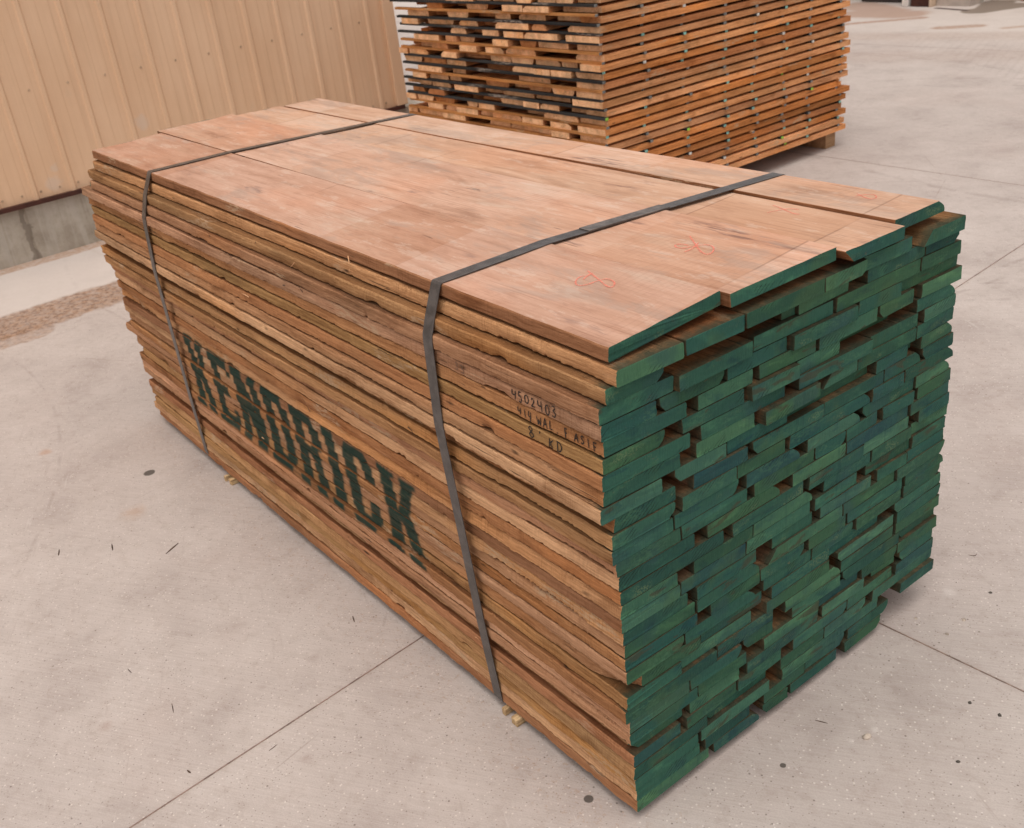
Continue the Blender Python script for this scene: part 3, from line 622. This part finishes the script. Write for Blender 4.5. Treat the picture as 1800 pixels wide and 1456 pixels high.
def make_board(L, i, n):
    yl, yr = -LAY[L][i][0], -LAY[L][i][1]
    first, last = i == 0, i == n-1
    xn = REC.get((L, i)); xn = (rng.gauss(.002, .0008) if first or rng.random() < .8 else rng.uniform(.0, .012)) if xn is None else xn + rng.uniform(-.001, .001)
    xf = FAR[L-1] + (0 if first else rng.gauss(0, .02))
    if L == 1: xf = [2.472, 2.54, 2.53, 2.50][i]
    # in the lower layers the left face drifts a little at the far end
    fl = (rng.uniform(-.010, .010)*(.35 if L >= 15 else 1.) + (.026 - yl)*.5 if first and L > 2 else (-.006 if first else rng.gauss(0, .002)))
    fr_ = rng.gauss(0, .003) if not last else rng.uniform(-.012, .012)
    wl = smooth_noise(0, (.0022 if 15 <= L <= 27 else .0048) if first and L > 1 else .0012, 1.7); wr = smooth_noise(0, .0040 if last else .0012, 2.2)
    rough = smooth_noise(0, .0013 if first else .0003, 41.)
    warp = smooth_noise(0, (.0006 if first else .0011) if L > 1 else .0016, 1.7)
    th = (.0288 if L > 1 else .0255) + rng.uniform(-.0010, .0002)
    dl, dr = DZ.get((L, i), (0, 0)); tl_, tr_ = rng.uniform(-.0007, .0003), rng.uniform(-.0007, .0003)
    sty = STY.get((L, i))
    if sty is None: sty = rng.choice(['', '', '', '', '', '', '', '', 'lc', 'rr', 'rt']) if not first else rng.choice(['', '', 'll'])
    fine = first and 15 <= L <= 27
    nx = 640 if fine else (420 if first else (70 if L == 1 else (46 if last else 24)))
    if L == 1: nx = 160
    nzs = 9 if fine else (6 if first else 3)
    ch = .0024 if first else .0010
    # cross section: (across 0..1 from the left edge, up 0..1, inset metres)
    pts = []
    for k in range(nzs):                               # up the left side
        t = k/(nzs-1); hgt = ch + t*(th-2*ch); ins = 0.
        if 'lc' in sty: ins = .012*max(0, 1-t*1.7)**1.5
        if 'lu' in sty: ins = .024*(1-t)
        if 'lo' in sty: ins = .026*t
        if 'll' in sty: ins = .003*t
        if 'lc' not in sty and 'lu' not in sty and 'lo' not in sty: ins += .0012*math.sin(t*math.pi*1.0 + L)*.6
        pts.append(('l', ins, hgt))
    ntop = 9 if L == 1 else 3
    pts.append(('l', pts[-1][1] + ch, th))
    for k in range(1, ntop): pts.append(('t', k/ntop, th))
    right = []
    for k in range(5):
        t = k/4; hgt = ch + t*(th-2*ch); ins = 0.
        if 'rr' in sty: ins = .013*max(0, 1-t*1.5)**1.8
        if 'rt' in sty: ins = .020*max(0, t*1.4-.4)**1.5
        right.append(('r', ins, hgt))
    pts.append(('r', right[-1][1] + ch, th)); pts += right[::-1]; pts.append(('r', right[0][1] + ch, 0)); pts.append(('l', pts[0][1] + ch, 0))
    xs = np.linspace(0, 1, nx); xs = np.concatenate(([0.], (np.array([.0012])/(xf-xn)), xs[1:])); X = xn + xs*(xf-xn); nx = len(xs)
    skew = rng.uniform(-.003, .003)*(.25 if first else 1)
    YL = yl + fl*xs + wl(X)*np.minimum(1, xs*5) + rough(X); YR = yr + fr_*xs + wr(X)*np.minimum(1, xs*5)
    if (L, i) == (23, 0): YL = YL - .036*np.clip(1-(X-xn)/.10, 0, 1)**1.5
    if L == 1: YL = YL + .0
    wz = warp(X)*np.minimum(1, xs*4)
    def zbase(y, v, lift):        # top of this board at width y
        return zgrid(L, y) + (dl + (dr-dl)*v)*lift + tl_*(1-v) + tr_*v
    cup = rng.uniform(-.0015, .0015) if L > 1 else rng.uniform(.0006, .0016)
    V = np.zeros((nx, len(pts), 3))
    for j, (kd, a, h) in enumerate(pts):
        if kd == 'l': Y = YL - a
        elif kd == 'r': Y = YR + a
        else: Y = YL + (YR-YL)*a
        v = (YL - Y)/(YL-YR); lift = 1 - .55*np.minimum(1, xs*1.6)
        V[:, j, 0] = X + skew*(v-.5)*(1-xs); V[:, j, 1] = Y
        V[:, j, 2] = zbase(Y, v, lift) - (th) + h + wz - cup*4*v*(1-v)*np.minimum(1, .3+xs*3)
    if L == 33: V[:, :, 2] = np.maximum(V[:, :, 2], .0202)
    if first and L > 1:
        lowj = [j for j, q in enumerate(pts) if q[0] == 'l' and q[2] < .006]; hij = [j for j, q in enumerate(pts) if q[0] == 'l' and q[2] > th-.006]
        for grp, sg in ((lowj, 1), (hij, -1)):
            rag = np.convolve(nrng.normal(0, 1, nx+8), np.ones(2)/2, 'same')[:nx]*.0008; rag[:2] = 0
            for j in grp: V[:, j, 2] += np.abs(rag)*sg; V[:, j, 1] -= np.abs(rag)*.8
            for _ in range(rng.randint(1, 4)):                     # chips and bark edges
                c_ = rng.uniform(.12, 2.35); w_ = rng.choice((.008, .012, .02, .04, .16)); dpt = rng.uniform(.0025, .007)*(1 if w_ > .015 else .7)
                prof = np.clip(1-np.abs(X-c_)/w_, 0, 1)**.4*(1+.22*nrng.normal(0, 1, nx)); prof[:3] = 0
                for j in range(len(pts)):
                    if pts[j][0] != 'l': continue
                    tt = pts[j][2]/th; wgt = max(0, (1-tt*1.6) if sg > 0 else (1-(1-tt)*1.6))
                    V[:, j, 1] -= prof*dpt*wgt; V[:, j, 2] += sg*prof*dpt*.45*(wgt > .8)
    # hand-sawn unevenness at the ends
    V[0, :, 0] += nrng.normal(0, .0005, len(pts)); V[-1, :, 0] += nrng.normal(0, .003, len(pts))
    V[0, :, 1] += np.where(np.array([k[0] == 'l' for k in pts]), -.0007, np.where(np.array([k[0] == 'r' for k in pts]), .0007, 0))
    org = np.array([xn, yl, zgrid(L, yl)-th])
    P = (V-org).reshape(-1, 3); np_ = len(pts)
    F = []; mi = []
    for a in range(nx-1):
        for b in range(np_):
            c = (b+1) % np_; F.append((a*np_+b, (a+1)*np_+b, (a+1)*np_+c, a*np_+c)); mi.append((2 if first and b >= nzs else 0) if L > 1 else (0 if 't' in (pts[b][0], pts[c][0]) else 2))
    F.append(tuple(range(np_))[::1]); mi.append(1); F.append(tuple((nx-1)*np_+b for b in range(np_))[::-1]); mi.append(1)
    me = bpy.data.meshes.new('walnut_board'); me.from_pydata(P.tolist(), [], [f[::-1] for f in F])
    me.materials.append(M['top'] if L == 1 else (M['wood'] if first else M['wood_in_shaded'])); me.materials.append(M['end']); me.materials.append(M['top_edge'] if L == 1 else M['wood_in_shaded'])
    me.polygons.foreach_set('material_index', mi); me.update()
    if fine:
        W3 = V.reshape(-1, 3); cov = letters(W3[:, 0], W3[:, 2], rng.uniform(-.0035, .0035))
        cov[W3[:, 1] < np.repeat(YL, np_)-.010] = 0
        at = me.attributes.new('marks', 'FLOAT_COLOR', 'POINT')
        cc = np.zeros((len(W3), 4), np.float32); cc[:, 0] = cov; cc[:, 3] = 1; at.data.foreach_set('color', cc.ravel())
    o = link('walnut_board', me, None, org.tolist())
    if L == 1: tk = 'top'; o.color = [(.93, .88, .88, 1), (1.03, 1.01, 1.02, 1), (1.04, 1.05, 1.03, 1), (1.08, 1.14, 1.17, 1)][i]
    else:
        tk = FCOL[L-1] if first else rng.choice('ddttoplbb'); k = rng.uniform(.84, 1.14); c = TINT[tk]
        o.color = (c[0]*k, c[1]*k*rng.uniform(.96, 1.04), c[2]*k*rng.uniform(.92, 1.08), 1)
    BOARD[(L, i)] = dict(o=o, org=org, xn=xn, xf=xf, xs=X, YL=YL, YR=YR, z=V[:, :, 2], V=V, th=th)
    # label
    width = LAY[L][i][1]-LAY[L][i][0]
    wn = 'wide' if width > .185 else ('narrow' if width < .12 else 'medium wide')
    ln = 'the top layer' if L == 1 else ('the bottom layer' if L == NL else 'the %s layer down' % ORD[L])
    if L == 1:
        lab = ['dusty pinkish top board along the left edge of the green ended stack', 'wide dusty top board, second from the left edge of the green ended stack',
               'dusty top board with a slanting bark edge, third from the left on the stack', 'dusty top board along the right edge of the green ended stack'][i]
    elif first:
        ex = ''
        if L == 5: ex = ' with handwritten number'
        if L == 6: ex = ' with middle handwriting'
        if L == 7: ex = ' with lowest handwriting'
        lab = '%s board%s, left edge of %s, green ended stack' % (TNAME[tk], ex, ln)
    elif last: lab = '%s green ended walnut board at the right corner of %s' % (wn, ln)
    else: lab = '%s green ended walnut board, %s from the left in %s' % (wn, ORD[i+1], ln)
    tag(o, lab, 'board', 'walnut boards of the green ended stack')
    return o

for L in range(1, NL+1):
    n = len(LAY[L])
    for i in range(n): make_board(L, i, n)

# ---- ribbons of ink and chalk on board surfaces
def ribbon(mb, pts3, width, nrm):
    """flat stroke through 3D points lying on a surface with the given normal"""
    pts3 = [Vector(p) for p in pts3]; nrm = Vector(nrm); V = []; F = []
    for k, p in enumerate(pts3):
        t = (pts3[min(k+1, len(pts3)-1)] - pts3[max(k-1, 0)]).normalized(); sd = t.cross(nrm).normalized()
        wd = width*(.75 if k in (0, len(pts3)-1) else 1.)*rng.uniform(.85, 1.12)
        V += [p + sd*wd/2, p - sd*wd/2]
    for k in range(len(pts3)-1): F.append((2*k, 2*k+1, 2*k+3, 2*k+2))
    mb.add(V, F)
def catmull(p, n=5):
    p = [np.array(q, float) for q in p]
    if len(p) < 3: return [p[0] + (p[1]-p[0])*t for t in np.linspace(0, 1, n+1)]
    q = [2*p[0]-p[1]] + p + [2*p[-1]-p[-2]]; out = []
    for k in range(1, len(q)-2):
        for t in np.linspace(0, 1, n, endpoint=False):
            out.append(.5*((2*q[k]) + (-q[k-1]+q[k+1])*t + (2*q[k-1]-5*q[k]+4*q[k+1]-q[k+2])*t*t + (-q[k-1]+3*q[k]-3*q[k+1]+q[k+2])*t**3))
    return out + [p[-1]]
STROKES = {   # unit boxes, u right, v up; straight strokes have two points
 '4': [[(.15, 1), (.1, .5), (.75, .48)], [(.72, .95), (.62, 0)]],
 '5': [[(.85, .98), (.25, .95)], [(.25, .95), (.2, .58), (.6, .6), (.78, .3), (.5, .02), (.1, .1)]],
 '0': [[(.5, .95), (.15, .65), (.2, .15), (.55, .05), (.85, .4), (.75, .85), (.5, .95)]],
 '2': [[(.12, .75), (.4, .98), (.72, .75), (.45, .35), (.1, .05)], [(.1, .05), (.9, .1)]],
 '3': [[(.15, .9), (.55, .98), (.7, .75), (.35, .55), (.78, .35), (.6, .03), (.1, .08)]],
 '1': [[(.5, 1), (.48, 0)]],
 'W': [[(.02, .95), (.22, .05)], [(.22, .05), (.45, .7)], [(.45, .7), (.7, .05)], [(.7, .05), (.98, 1)]],
 'A': [[(.05, 0), (.5, 1)], [(.5, 1), (.9, 0)], [(.22, .38), (.75, .38)]],
 'L': [[(.25, 1), (.2, .05)], [(.2, .05), (.85, .08)]],
 'F': [[(.2, 1), (.2, 0)], [(.2, .97), (.9, .97)], [(.2, .52), (.7, .54)]],
 'S': [[(.85, .88), (.5, 1), (.2, .78), (.5, .52), (.82, .28), (.5, .02), (.12, .1)]],
 'I': [[(.5, 1), (.5, 0)]],
 '8': [[(.5, .52), (.2, .78), (.5, 1), (.78, .78), (.5, .52), (.15, .22), (.5, 0), (.85, .24), (.5, .52)]],
 "'": [[(.6, 1), (.5, .75)]],
 'K': [[(.2, 1), (.18, 0)], [(.85, .95), (.22, .45)], [(.3, .5), (.85, 0)]],
 'D': [[(.2, 1), (.2, 0)], [(.05, .98), (.6, .92), (.85, .5), (.6, .08), (.1, .02)]],
 '.': [[(.4, .1), (.5, .0)]],
}
def write(board, text, x0, adv, zc, h, name, mat, wd, drop=0., skip=()):
    b = BOARD[board]; mb = MB(); x = x0
    for ci, chh in enumerate(text):
        if chh == ' ':
            x -= adv*.55; mb.build(name, [mat], b['o']); mb = MB(); continue
        dz = rng.uniform(-.001, .001) - drop*(x0-x); cw = adv*.72; hh = h*rng.uniform(.82, 1.15); sl = rng.uniform(-.18, .22); cw *= rng.uniform(.85, 1.15); dz += rng.uniform(-.0016, .0016)
        for st in STROKES[chh]:
            path = catmull(st, 5) if len(st) > 2 else [np.array(st[0], float) + (np.array(st[1])-np.array(st[0]))*t for t in np.linspace(0, 1, 5)]
            pts = []
            for u, v in path:
                xx = x - (u + sl*(v-.5))*cw; zz = zc + dz + (v-.5)*hh; yy = np.interp(xx, b['xs'], b['YL']) + .0009
                pts.append((xx - b['org'][0], yy - b['org'][1], zz - b['org'][2]))
            ribbon(mb, pts, wd, (0, 1, 0))
        x -= adv
    mb.build(name, [mat], b['o'])
zc = lambda L, x: float(np.interp(x, BOARD[(L, 0)]['xs'], BOARD[(L, 0)]['z'].mean(axis=1)))
write((5, 0), '4502403', .226, .0175, zc(5, .17), .0195, 'handwriting', M['ink'], .0024)
write((5, 0), '33', .395, .017, zc(5, .38), .015, 'pencil_number', M['pencil'], .0013)
write((6, 0), '414 WAL. F ASIF', .216, .0150, zc(6, .12), .0175, 'handwriting', M['ink'], .0022)
write((7, 0), "8' KD", .186, .0210, zc(7, .15), .0185, 'handwriting', M['ink'], .0025)

def unproj(px, py, z):
    d = fw + ((px-900)*rt - (py-728)*up)/1809.6; t = (z-CAM[2])/d[2]; return CAM + t*d
def chalk(i, strokes, wd=.0034):
    b = BOARD[(1, i)]; mb = MB(); V = b['V']
    top = V[:, :, 2]; o = b['org']
    def ztop(x, y):
        k = int(np.clip(np.searchsorted(b['xs'], x), 1, len(b['xs'])-1)); row = V[k]; idx = [j for j in range(len(row)) if row[j, 2] > row[:, 2].max()-.006]
        rr = sorted((row[j, 1], row[j, 2]) for j in idx); return float(np.interp(y, [a for a, _ in rr], [c for _, c in rr]))
    for st in strokes:
        pts = []
        for px, py in catmull(st, 6):
            P = unproj(px, py, 1.012)
            for _ in range(3): P = unproj(px, py, ztop(P[0], P[1]))
            pts.append((P[0]-o[0], P[1]-o[1], P[2]+.0011-o[2]))
        ribbon(mb, pts, wd, (0, 0, 1))
    mb.build('chalk_mark', [M['chalk']], b['o'])
z3 = lambda x, y: (700+x/2.647, 450+y/2.647)
z1 = lambda x, y: (1020+x/2.571, 340+y/2.571)
chalk(0, [[z3(*q) for q in ((880, 70), (930, 110), (975, 145), (1000, 145), (1005, 125), (975, 110), (930, 118), (880, 135), (840, 140), (825, 125), (845, 100), (888, 95))],
          [z3(*q) for q in ((905, 82), (880, 95), (862, 112))]])
chalk(1, [[z1(*q) for q in ((495, 195), (515, 225), (545, 265), (575, 278), (600, 265), (600, 245), (570, 235), (520, 240), (465, 250), (435, 245), (430, 235), (460, 232), (490, 238))],
          [z1(*q) for q in ((470, 268), (510, 250), (535, 225))]])
chalk(2, [[z1(*q) for q in ((868, 55), (905, 68), (960, 92), (992, 97))], [z1(*q) for q in ((990, 75), (940, 72), (880, 82), (845, 90))]], .0028)
chalk(3, [[z1(*q) for q in ((1250, 3), (1285, 20), (1320, 28), (1338, 20), (1325, 8), (1285, 8), (1245, 14))]], .0030)

def sliver(L, x, dz, ln, ang, wd, mat):
    b = BOARD[(L, 0)]; y = float(np.interp(x, b['xs'], b['YL'])); z = float(np.interp(x, b['xs'], b['z'].mean(axis=1))) + dz; o = b['org']
    ca, sa = math.cos(R(ang)), math.sin(R(ang)); V = []
    for k in range(5):
        t_ = k/4; w_ = wd*(1-t_)**.7*.5 + .0002; cx, cz, out = x + ca*ln*t_, z + sa*ln*t_, .0006 + .006*t_*t_
        V += [(cx - sa*w_ - o[0], y + out - o[1], cz + ca*w_ - o[2]), (cx + sa*w_ - o[0], y + out - o[1], cz - ca*w_ - o[2]), (cx - o[0], y + out + w_ - o[1], cz - o[2])]
    m = MB(); m.add(V, [(3*k+j, 3*k+(j+1) % 3, 3*k+3+(j+1) % 3, 3*k+3+j) for k in range(4) for j in range(3)] + [(2, 1, 0), (12, 13, 14)])
    m.build('sliver', [mat], b['o'])
for a in ((1, .800, -.010, .032, -96, .0028, 'fresh_end'), (3, 1.22, .010, .020, 150, .0022, 'twig'), (3, 1.02, .004, .022, -40, .002, 'fresh_end'), (4, 1.48, .010, .016, 100, .002, 'twig'),
          (5, 1.08, .0, .03, 165, .0025, 'twig'), (5, .98, .006, .02, 60, .0022, 'twig'), (8, 1.3, .008, .03, 10, .002, 'fresh_end'), (12, .62, -.004, .03, 190, .0025, 'twig'),
          (17, 1.12, .006, .045, 62, .0018, 'twig'), (24, 1.5, .0, .03, 170, .0025, 'fresh_end'), (27, .92, .004, .03, 14, .0025, 'twig'), (29, .5, .006, .025, 160, .002, 'fresh_end')): sliver(*a[:6], M[a[6]])

# ---------------------------------------------------------------- straps round the stack
def hull(pts):
    pts = sorted(set(pts))
    def half(ps):
        h = []
        for p in ps:
            while len(h) > 1 and (h[-1][0]-h[-2][0])*(p[1]-h[-2][1]) - (h[-1][1]-h[-2][1])*(p[0]-h[-2][0]) <= 0: h.pop()
            h.append(p)
        return h
    lo, hi = half(pts), half(pts[::-1]); return lo[:-1] + hi[:-1]
def strap(xside_top, xside_bot, xright, width, label):
    loop = []
    for edge in (-1, 1):
        pts = []
        for (L, i), b in BOARD.items():
            k = int(np.clip(np.searchsorted(b['xs'], xside_top), 0, len(b['xs'])-1))
            for j in (range(b['V'].shape[1])): pts.append((round(float(b['V'][k, j, 1]), 4), round(float(b['V'][k, j, 2]), 4)))
        break
    h = hull(pts)                                    # counter-clockwise in (y, z)
    c = np.mean(h, axis=0); dense = []
    for a, b in zip(h, h[1:]+h[:1]):
        a, b = np.array(a), np.array(b); n = max(1, int(np.linalg.norm(b-a)/.03))
        for t in range(n): dense.append(a + (b-a)*t/n)
    m = MB(); V = []; n = len(dense)
    for k, p in enumerate(dense):
        e = dense[(k+1) % n] - dense[k-1]; nr = np.array([e[1], -e[0]]); nr = nr/np.linalg.norm(nr)
        y, z = p; tside = (z-.03)/.97
        x = (xside_bot + (xside_top-xside_bot)*min(1, max(0, tside))) if y > -.03 else xside_top + (xright-xside_top)*min(1, -y/.9)
        if z < .1 and y < -.05: x = xside_bot + (xright-xside_bot)*min(1, -y/.9)
        for off, xx in ((.0008, -width/2), (.0008, width/2), (.0022, width/2), (.0022, -width/2)):
            q = p + nr*off; V.append((x + xx, q[0], q[1]))
    F = []
    for k in range(n):
        a, b = 4*k, 4*((k+1) % n)
        for j in range(4): F.append((a+j, a+(j+1) % 4, b+(j+1) % 4, b+j))
    org = np.array([xside_bot, .03, .0]); m.add(np.array(V)-org, F)
    o = m.build('packing_strap', [M['strap']], None, org.tolist()); tag(o, label, 'strap', 'straps round the green ended stack')
    return o, dense
s1, d1 = strap(.472, .440, .390, .031, 'dark band strapped round the stack near its green end, right of the stencilled word')
s2, d2 = strap(1.950, 2.062, 1.860, .028, 'dark band strapped round the far end of the stack, left of the stencilled word')
# joined overlaps on the top
def overlap(so, dense, x_of, ya, yb):
    m = MB(); pts = sorted([(p[0], p[1]) for p in dense if p[1] > .95]); ys = np.linspace(ya, yb, 9); V = []
    for y in ys:
        z = np.interp(y, [a for a, _ in pts], [c for _, c in pts]) + .0030; x = x_of(y)
        for off, xx in ((-.0006, -.0152), (-.0006, .0152), (.0012, .0152), (.0012, -.0152)): V.append((x+xx-so.location.x, y-so.location.y, z+off))
    F = [(a*4+j, a*4+(j+1) % 4, (a+1)*4+(j+1) % 4, (a+1)*4+j) for a in range(len(ys)-1) for j in range(4)] + [(3, 2, 1, 0), tuple(len(V)-4+k for k in range(4))]
    m.add(V, F); m.build('strap_weld', [M['strap_worn']], so)
overlap(s1, d1, lambda y: .472 + (.390-.472)*min(1, -y/.9), -.34, -.545)

# pale sticks under the stack
for x, wd, lab in ((.372, .020, 'pale split stick under the stack, just right of the near strap'), (.413, .012, 'thin frayed pale stick under the stack beside the near strap'),
                   (1.86, .018, 'pale stick poking out under the stack by the far strap'), (1.895, .010, 'thin pale stick under the stack behind the far strap')):
    m = MB(); y1 = .036 + rng.uniform(-.006, .004)
    m.box((-wd/2, -.95, 0), (wd/2, 0, .0195)); o = m.build('bearer_stick', [M['pine']], None, (x, y1, .0005)); o.color = (.62, .46, .27, 1)
    beveled(o, .0015, 1); tag(o, lab, 'stick', 'pale sticks under the stack')

# ---------------------------------------------------------------- the stickered stack behind
BX0, BX1, BY0, BY1 = 2.66, 4.43, -2.42, -4.30
BP, BT, NB = .0425, .0295, 27
rb = random.Random(21)
ORANGE = [(.620, .300, .145), (.580, .270, .125), (.680, .355, .190), (.540, .235, .100), (.660, .335, .170), (.440, .200, .100), (.60, .32, .18)]
def drying_board(k, i, n, x0, x1, z0, nearend, farend, sty):
    nx = 14; L_ = abs(farend-nearend)
    ys = np.linspace(nearend, farend, nx); w1 = smooth_noise(0, .003, 3.); w2 = smooth_noise(0, .003, 3.); wz = smooth_noise(0, .0022, 2.2)
    t = BT - rb.uniform(0, .002); V = []
    il = {'': (0, 0), 'a': (.022, 0), 'b': (0, 0), 'c': (.012, 0), 'd': (0, .014)}[sty]; ir = {'': (0, 0), 'a': (0, 0), 'b': (.022, 0), 'c': (.02, 0), 'd': (.0, .012)}[sty]
    if i == 0: il = (0, 0)
    for y in ys:
        a, b = x0 + w1(y), x1 + w2(y); z = z0 + wz(y)*.6
        V += [(a+il[1], y, z), (b-ir[1], y, z), (b-ir[1]*.3, y, z+t*.5), (b-ir[0], y, z+t), (a+il[0], y, z+t), (a+il[1]*.3, y, z+t*.5)]
    org = np.array([x0, nearend, z0]); F = []
    for a in range(nx-1):
        for j in range(6): F.append((a*6+j, a*6+(j+1) % 6, (a+1)*6+(j+1) % 6, (a+1)*6+j))
    F += [(5, 4, 3, 2, 1, 0), tuple((nx-1)*6+j for j in range(6))]
    me = bpy.data.meshes.new('drying_board'); me.from_pydata((np.array(V)-org).tolist(), [], F)
    me.materials.append(M['wood_y']); me.materials.append(M['fresh_end'])
    mi = [0]*len(F); mi[-1] = mi[-2] = 1 if BY0 - nearend < .04 and rb.random() < .9 else 0
    me.polygons.foreach_set('material_index', mi); me.update()
    o = link('drying_board', me, None, org.tolist())
    return o
for k in range(NB):
    z0 = .10 + BP*k; x = BX0 + rb.uniform(-.008, .012); i = 0; items = []
    while x < BX1 - .09:
        wd = rb.choice((rb.uniform(.10, .15), rb.uniform(.13, .2), rb.uniform(.17, .27))); wd = min(wd, BX1 + rb.uniform(-.05, .03) - x)
        if wd < .07: break
        items.append((x, x+wd)); x += wd + rb.choice((.004, .006, .010, .02, .06))
    for i, (a, b) in enumerate(items):
        rec = rb.choice((0, 0, 0, 0, 0, .02, .04, .08, .15)) if i else rb.choice((0, 0, .015))
        near = BY0 - rec + rb.uniform(-.012, .025); far = BY1 + rb.uniform(-.035, .05)
        if i == 0: far = BY1 + rb.uniform(-.02, .045)
        sty = rb.choice(('', '', '', 'a', 'b', 'c', 'd'))
        o = drying_board(k, i, len(items), a, b, z0, near, far, sty)
        c = rb.choice(ORANGE); f = rb.uniform(.82, 1.12); o.color = (c[0]*f, c[1]*f, c[2]*f, 1)
        lay = '%s layer up' % ORD[k+1] if k else 'lowest layer'
        if i == 0: lab = 'long orange board edge facing the yard, %s of the stickered stack behind' % lay
        else: lab = 'orange board end, %s from the yard side, %s of the stickered stack' % (ORD[i+1], lay)
        tag(o, lab, 'board', 'boards of the stickered stack behind')
# stickers between the layers
SY = [-2.412, -2.68, -2.967, -3.251, -3.478, -3.724, -3.941, -4.216]
for k in range(NB-1):
    z0 = .10 + BP*k + BT + .0003; h = BP - BT - .0006
    for ci, y in enumerate(SY):
        yy = y + rb.uniform(-.022, .022) if ci else y + rb.uniform(-.004, .012)
        xa = BX0 - rb.choice((-.012, -.002, .004, .008)); xb = BX1 + rb.uniform(-.06, .0); wd = .020
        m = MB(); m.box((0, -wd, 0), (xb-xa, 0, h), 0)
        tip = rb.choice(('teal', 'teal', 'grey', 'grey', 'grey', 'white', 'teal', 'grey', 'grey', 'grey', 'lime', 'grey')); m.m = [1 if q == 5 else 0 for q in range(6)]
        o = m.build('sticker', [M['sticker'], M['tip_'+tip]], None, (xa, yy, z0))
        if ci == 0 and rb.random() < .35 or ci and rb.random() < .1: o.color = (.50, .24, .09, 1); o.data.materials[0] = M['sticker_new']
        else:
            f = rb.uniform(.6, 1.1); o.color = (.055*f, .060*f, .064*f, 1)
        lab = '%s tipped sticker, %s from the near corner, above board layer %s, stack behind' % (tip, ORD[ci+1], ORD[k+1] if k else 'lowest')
        tag(o, lab, 'sticker', 'stickers of the stack behind')
for y, lab in ((-4.215, 'tan timber block under the right end of the stickered stack'), (-3.36, 'timber block hidden under the middle of the stickered stack'), (-2.55, 'timber block under the left end of the stickered stack')):
    m = MB(); m.box((0, -.045, 0), (1.75, .045, .098)); o = beveled(m.build('bearer_block', [M['pine']], None, (2.70, y, 0)), .003); o.color = (.46, .30, .18, 1)
    tag(o, lab, 'timber block', 'bearers under the stickered stack')

# ---------------------------------------------------------------- litter on the concrete
def splinter(x, y, ang, ln, wd, lab, bend=.0):
    wd *= .55; ln *= .75
    V = []; n = 6
    for k in range(n):
        t = k/(n-1); r_ = wd*(.35 + .65*math.sin(math.pi*min(max(t, .06), .94))); cx = (t-.5)*ln; cy = bend*math.sin(t*math.pi)
        V += [(cx, cy-r_, .0006), (cx, cy, .0006+r_*1.1), (cx, cy+r_, .0006)]
    F = [(3*k+j, 3*k+(j+1) % 3, 3*k+3+(j+1) % 3, 3*k+3+j) for k in range(n-1) for j in range(3)] + [(2, 1, 0), (3*n-3, 3*n-2, 3*n-1)]
    m = MB(); m.add(V, F); o = m.build('splinter', [M['twig']], None, (x, y, 0)); o.rotation_euler.z = R(ang)
    tag(o, lab, 'splinter', 'wood splinters on the concrete')
for a in ((1.65, .32, -62, .075, .0045, 'longest dark splinter on the concrete left of the stack'), (1.80, .45, -15, .05, .004, 'dark splinter lying left of the longest splinter'),
          (1.90, .58, -20, .045, .004, 'dark splinter near the left edge of the photo'), (.96, .10, -20, .035, .003, 'small splinter close to the lower edge of the stack'),
          (.99, .58, -15, .045, .002, 'thin splinter on the concrete beyond the slab joint'), (.70, .46, -80, .03, .002, 'thin splinter just right of the long slab joint'),
          (.77, .63, 10, .018, .004, 'short dark chip beside the slab joint, bottom left'), (1.2, .61, 5, .03, .002, 'faint splinter at the far lower left of the concrete'),
          (-.08, -.44, 25, .035, .0022, 'thin splinter on the concrete before the green ends')): splinter(*a)
splinter(.01, -1.17, 60, .03, .0022, 'curved brown splinter right of the stack, beyond the joint', .008)
def pebble(x, y, r_, mat, lab, name='pebble'):
    V = []; F = []; n, k = 9, 4
    for a in range(k):
        ph = a/(k-1)*math.pi/2
        for b in range(n):
            th_ = 2*math.pi*b/n; q = r_*rng.uniform(.85, 1.12); V.append((q*math.cos(ph)*math.cos(th_)*1.25, q*math.cos(ph)*math.sin(th_), .0008 + q*math.sin(ph)*.8))
    for a in range(k-1):
        for b in range(n): F.append((a*n+b, a*n+(b+1) % n, (a+1)*n+(b+1) % n, (a+1)*n+b))
    F.append(tuple((k-1)*n+b for b in range(n)))
    m = MB(); m.add(V, F); o = m.build(name, [mat], None, (x, y, -.001)); o.rotation_euler.z = rng.uniform(0, 6)
    tag(o, lab, 'pebble', 'pebbles on the concrete')
pebble(-.17, -.47, .0085, M['stone'], 'largest pale pebble, amid white scuffs before the green ends')
for x, y, r_, m, lab in ((-.10, -1.06, .004, 'stone_dark', 'small dark pebble just beyond the right slab joint'), (-.32, -.71, .0042, 'stone_dark', 'dark pebble nearest the right edge of the photo'),
                         (-.26, -.70, .0038, 'stone_dark', 'dark pebble between the slab joint and the right edge'), (-.33, -.54, .0038, 'stone_dark', 'dark pebble at the lower right of the concrete'),
                         (-.11, -.93, .0050, 'stone', 'whitish pebble beyond the right slab joint, farthest right'), (-.11, -.86, .0042, 'stone', 'whitish pebble lying close to the right slab joint'),
                         (-.03, -.86, .0038, 'stone', 'whitish pebble beyond the joint, nearest the stack')): pebble(x, y, r_, M[m], lab)
